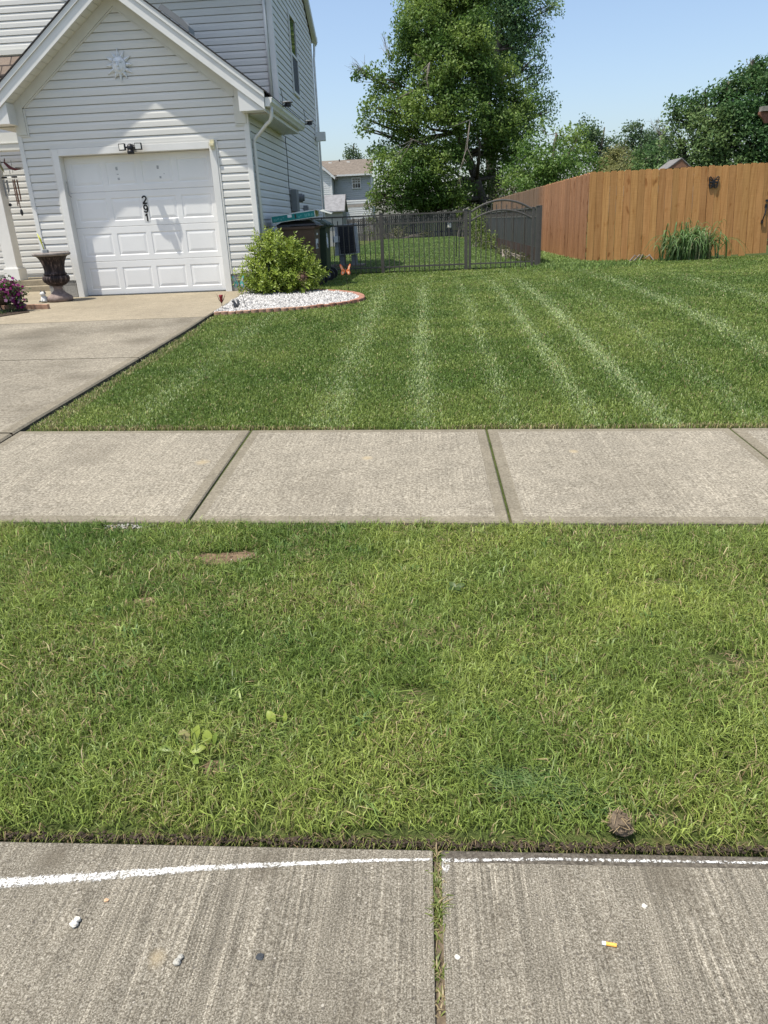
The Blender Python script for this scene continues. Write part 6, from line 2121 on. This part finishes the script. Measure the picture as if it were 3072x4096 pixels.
# soil bed corner with old edging
mb = MB()
mb.add([(-7.6, 9.9, .452), (-6.02, 9.98, .44), (-5.72, 10.55, .45), (-6.0, 10.98, .455), (-7.6, 11.1, .462)], [(0, 1, 2, 3, 4)])
tag(obj('planting_soil', mb, M['soil']), kind='structure')
for i in range(8):
    x = -6.55 + i * .118
    y = 10.98 - max(0, (i - 4)) * .03
    o = obj('bed_brick', MB().box((x, y, .44), (x + .112, y + .07, .515)), M['edging_tan'])
    bevel(o, .004, 1)
    tag(o, 'old brown edging brick of the planting bed under the petunia pot', 'edging brick', 'old bricks behind the petunia pot')
n_ = 500
x = RNG.uniform(-6.9, -6.0, n_)
y = RNG.uniform(9.95, 10.8, n_)
g = blades('bed_grass', x, y, RNG.uniform(.03, .07, n_), np.full(n_, .008), RNG.uniform(.02, .05, n_), RNG.uniform(0, 2 * PI, n_), lerp((.05, .10, .02), (.12, .17, .05), RNG.random(n_)), M['blade'], np.full(n_, .45))
tag(g, 'grass growing under the petunia pot', 'grass', kind='stuff')

# ------------------------------------------------------------------ wind chimes on the porch beam
def chime(x, y, ztop, name, label, n_t, l0, tubemat, sail):
    t_ = thing(name, (x, y, ztop), label, 'wind chime', 'wind chimes hanging from the porch beam')
    obj('strings', MB().tube([(x, y, ztop), (x - .01, y, ztop - .22)], .003, 5).tube([(x, y, ztop - .28), (x, y, ztop - l0 - .48)], .002, 5), M['black'], t_)
    obj('top_plate', MB().lathe([(.05, 0), (.052, .02), (.045, .025)], (x, y, ztop - .30), 14), M['black'], t_)
    for i in range(n_t):
        a = 2 * PI * i / n_t
        xx, yy_ = x + .042 * math.cos(a), y + .042 * math.sin(a)
        obj('chime_tube', MB().tube([(xx, yy_, ztop - .33), (xx, yy_, ztop - .33 - l0 - .04 * i)], .009, 8), tubemat, t_)
    obj('sail', MB().blob((x, y, ztop - l0 - .56), sail, jit=.05), M['black'], t_, smooth=True)
    return t_


t_ = chime(-7.62, 14.55, 2.80, 'cardinal_chime', 'wind chime with red cardinal bird top beside the porch column', 5, .34, M['rust'], (.03, .008, .06))
mb = MB()
bx0, by0, bz0 = -7.66, 14.55, 2.70
mb.tube([(bx0 - .10, by0, bz0 + .07), (bx0 - .06, by0, bz0 + .03), (bx0, by0, bz0 - .03), (bx0 + .08, by0, bz0 - .06), (bx0 + .20, by0, bz0 - .06)], [.022, .042, .055, .045, .016], 10, flat=.5)
mb.tube([(bx0 - .085, by0, bz0 + .08), (bx0 - .07, by0, bz0 + .14)], [.025, .003], 6, flat=.5)
obj('bird_body', mb, M['red_dark'], t_, smooth=True)
mb = MB()
mb.tube([(bx0 - .12, by0 - .01, bz0 + .07), (bx0 - .15, by0 - .01, bz0 + .06)], [.014, .002], 6).tube([(bx0 + .10, by0, bz0 - .03), (bx0 + .22, by0, bz0 - .03)], [.02, .008], 6, flat=.3)
mb.tube([(bx0 - .02, by0, bz0 - .07), (bx0 - .03, by0, bz0 - .14)], .005, 5)
obj('beak_and_tail', mb, M['black'], t_)
t_ = chime(-7.83, 14.58, 2.80, 'bird_chime', 'thin grey wind chime with yellow bird top left of the red one', 4, .20, M['steel'], (.035, .01, .03))
obj('bird_body', MB().tube([(-7.88, 14.58, 2.78), (-7.84, 14.58, 2.68), (-7.81, 14.58, 2.60)], [.008, .032, .01], 8, flat=.5), plain('olive_bird', (.25, .25, .10), .5, .3, .3, 40), t_, smooth=True)

# ------------------------------------------------------------------ small things on the street and verge
sz = lambda x: -.016 * x
cig = thing('cigarette_butt', (.368, 1.107, sz(.37)), 'orange tipped cigarette butt lying on the street slab', 'cigarette butt')
da = Vector((1, -.18, 0)).normalized()
p0 = Vector((.352, 1.110, sz(.36) + .0042))
obj('filter', MB().tube([p0 + da * .008, p0 + da * .030], .0040, 14), M['cork'], cig, smooth=False)
obj('paper', MB().tube([p0, p0 + da * .0079], [.0037, .0041], 14), M['cig_paper'], cig)


def pebble(name, label, x, y, r, mat, n_=1, cat='stone', jit=.22, z=None, group=None):
    mb = MB()
    for i in range(n_):
        mb.blob((x + (random.uniform(-.5, .5) * r[0] if i else 0), y + (i * r[1] * 1.15), (sz(x) if z is None else z) + r[2] * .75), tuple(q * (.8 if i else 1) for q in r), jit=jit, seg=9, rings=6)
    return tag(obj(name, mb, mat), label, cat, group)


pebble('stone', 'white two lobed stone on the left street slab below the sprayed line', -.812, 1.120, (.009, .0085, .008), M['stone_w'], 2)
pebble('stone', 'grey chunky stone on the left street slab beside the tan stain', -.551, 1.040, (.008, .009, .006), M['stone_g'], 2)
pebble('chip', 'flat dark slate chip on the street left of the joint', -.378, 1.058, (.009, .008, .0025), M['chip'], cat='stone chip')
pebble('pebble', 'small white pebble just right of the grassy joint', .042, 1.070, (.006, .0055, .003), M['stone_w'])
pebble('pebble', 'white round pebble on the right slab under the sprayed line', .468, 1.205, (.006, .006, .003), M['stone_w'])
pebble('pebble', 'tan pebble on the left slab between the line and the white stone', -.765, 1.185, (.006, .005, .003), plain('tan_pebble', (.55, .36, .22), .8, .2))
mb = MB()
rr = random.Random(5)
for i in range(160):
    x, y = rr.uniform(-1.4, 1.4), rr.uniform(.6, 1.33)
    r = rr.uniform(.0010, .0026)
    mb.blob((x, y, sz(x) + r * .35), (r * rr.uniform(.8, 1.5), r, r * .6), seg=6, rings=4, jit=.2)
tag(obj('street_grit', mb, plain('pale_grit', (.36, .33, .28), .9, .1, .35, 90)), 'pale grit scattered over the street slabs', 'grit', kind='stuff')
# clod on the verge
mb = MB()
mb.blob((.462, 1.412, .030), (.026, .024, .029), jit=.2, seg=18, rings=12)
mb.blob((.472, 1.404, .018), (.020, .018, .018), jit=.25, seg=12, rings=8)
ct = thing('dirt_clod', (.462, 1.41, .0), 'round brown dirt clod with dry roots at the verge edge', 'dirt clod')
obj('clod', mb, M['clod'], ct)
mb = MB()
for i in range(34):
    a, b = random.uniform(0, 2 * PI), random.uniform(-.2, 1.2)
    c = Vector((.462 + .027 * math.cos(a) * math.cos(b), 1.412 + .025 * math.sin(a) * math.cos(b), .030 + .030 * math.sin(b)))
    d = Vector([random.uniform(-1, 1) for _ in range(3)]) * .018
    mb.tube([c - d, c + d * .2 + (c - Vector((.462, 1.412, .035))) * .12, c + d], .0009, 4)
obj('dry_roots', mb, M['straw'], ct)
# soil crumbs along the cut edge
mb = MB()
for i in range(2600):
    x = random.uniform(-1.8, 1.8)
    y = 1.376 + random.gauss(0, .006)
    r = random.uniform(.0015, .0042)
    mb.blob((x, y, -.016 * x - .012 + random.uniform(0, .012)), (r * 1.3, r, r * .8), seg=6, rings=4, jit=.3)
tag(obj('edge_soil_crumbs', mb, M['soil']), 'dark soil crumbs along the cut verge edge', 'soil', kind='stuff')
# bright soil and straw at bare spots by the sidewalk
mb = MB()
for (bx, by, ra, rb) in BARE:
    for i in range(int(330 * (ra * rb) ** .5)):
        x, y = bx + random.gauss(0, ra * .45), by + random.gauss(0, rb * .45)
        a = random.uniform(0, PI)
        L = random.uniform(.005, .018)
        z = float(gz(x, y)) + random.uniform(.003, .012)
        mb.tube([(x - L * math.cos(a), y - L * math.sin(a), z), (x, y, z + .004), (x + L * math.cos(a), y + L * math.sin(a), z)], .0011, 4)
tag(obj('dry_thatch', mb, M['straw']), 'dry straw thatch in the bare spots of the verge', 'thatch', kind='stuff')
mb = MB()
for i in range(120):
    x, y = random.gauss(-1.40, .10), random.uniform(3.07, 3.105)
    r = random.uniform(.002, .006)
    mb.blob((x, y, float(gz(x, y)) + .006), (r, r, r * .7), seg=6, rings=4, jit=.3)
for i in range(12):
    x, y = random.gauss(-.82, .05), random.gauss(2.79, .022)
    r = random.uniform(.002, .005)
    mb.blob((x, y, float(gz(x, y)) + .006), (r, r, r * .7), seg=6, rings=4, jit=.3)
tag(obj('pale_sand_crumbs', mb, M['stone_g']), 'pale crumbled mortar at the near edge of the sidewalk', 'crumbs', kind='stuff')

# weeds in the street joint
def joint_weed(y, n_, L, spread, label, dry=.25):
    n_ = int(n_ * 1.9)
    L *= 1.1
    t_ = thing('joint_weed', (.004, y, -.02), label, 'weed', 'grass weeds growing in the street joint')
    xx = RNG.normal(.004, .006, n_)
    yy_ = RNG.normal(y, spread, n_)
    c = lerp((.07, .11, .02), (.22, .26, .07), RNG.random(n_))
    dd = RNG.random(n_) < dry
    c[dd] = np.array([.36, .29, .16])
    blades('weed_blades', xx, yy_, RNG.uniform(.4, 1, n_) * L * .8, RNG.uniform(.002, .0045, n_), RNG.uniform(.4, 1.25, n_) * L * 1.25, RNG.uniform(0, 2 * PI, n_), c, M['blade'], np.full(n_, -.016), parent=t_)


for (y, n_, L, s_, lab) in ((1.335, 26, .035, .012, 'small grass weed at the top of the street joint by the soil edge'), (1.265, 70, .034, .014, 'dense grass weed in the street joint beside the sprayed line'), (1.185, 60, .040, .018, 'long bladed grass weed in the upper middle of the street joint'), (1.13, 22, .03, .02, 'thin grass weed below the long bladed one in the joint'), (1.045, 34, .036, .014, 'sparse grass weed in the lower middle of the street joint'), (.98, 16, .03, .02, 'dry straw coloured weed in the lower street joint')):
    joint_weed(y, n_, L, s_, lab, .8 if y < 1 else .25)

# broad leaved weeds
def broad_weed(label, x, y, spec, cols):
    z = float(gz(x, y))
    t_ = thing('broadleaf_weed', (x, y, z), label, 'weed', 'broad leaved weeds in the verge')
    for (dx, dy, L, W, az_, el_, ci) in spec:
        mb = MB()
        a = Vector((math.cos(az_) * math.cos(el_), math.sin(az_) * math.cos(el_), math.sin(el_)))
        s_ = a.cross(Vector((0, -.6, .8))).normalized()
        nn = s_.cross(a).normalized()
        L *= .95
        W *= 1.0
        o_w = Vector((x + dx, y + dy, z + .026))
        rows = []
        for k_ in range(7):
            t = k_ / 6
            ww = W * math.sin(PI * min(1, t * .93 + .05)) ** .8 / 2
            c = o_w + a * L * t - Vector((0, 0, .25 * L * t * t))
            rows += [c - s_ * ww + nn * ww * .25, c, c + s_ * ww + nn * ww * .25]
        mb.add(rows, [(3 * k_ + q, 3 * k_ + 3 + q, 3 * k_ + 4 + q, 3 * k_ + 1 + q) for k_ in range(6) for q in (0, 1)], col=cols[ci])
        obj('weed_leaf', mb, M['bleaf'], t_, smooth=True, color=True)


YG_ = [(.29, .36, .06), (.19, .27, .045), (.33, .30, .13)]
broad_weed('cluster of upright yellow green broad leaves in the lower left verge', -.695, 1.650,
           [(-.030, .012, .055, .020, 2.0, 1.1, 2), (0, .02, .07, .026, 1.1, 1.15, 0), (-.012, .018, .06, .018, 2.4, 1.0, 2), (.045, .012, .055, .030, 1.9, 1.1, 0), (.062, .01, .05, .014, 1.2, 1.2, 1), (.0, -.018, .05, .028, .3, .35, 0), (-.05, -.015, .055, .02, 3.0, .3, 1), (.02, -.05, .035, .02, 5.5, .4, 1)], YG_)
broad_weed('pair of bright yellow green broad leaves right of the larger leaf cluster', -.455, 1.748,
           [(-.018, .0, .055, .026, 2.3, .9, 0), (.014, -.004, .048, .014, 1.4, 1.2, 0), (.0, -.018, .03, .014, 4.8, .4, 1)], YG_)
broad_weed('dark green plantain weed in the upper middle of the verge', .10, 2.52,
           [(0, 0, .05, .022, .4, .5, 1), (0, 0, .05, .022, 2.2, .5, 1), (0, 0, .05, .02, 3.9, .5, 1), (0, 0, .045, .02, 5.2, .5, 1)], [(0, 0, 0), (.075, .12, .03), (0, 0, 0)])
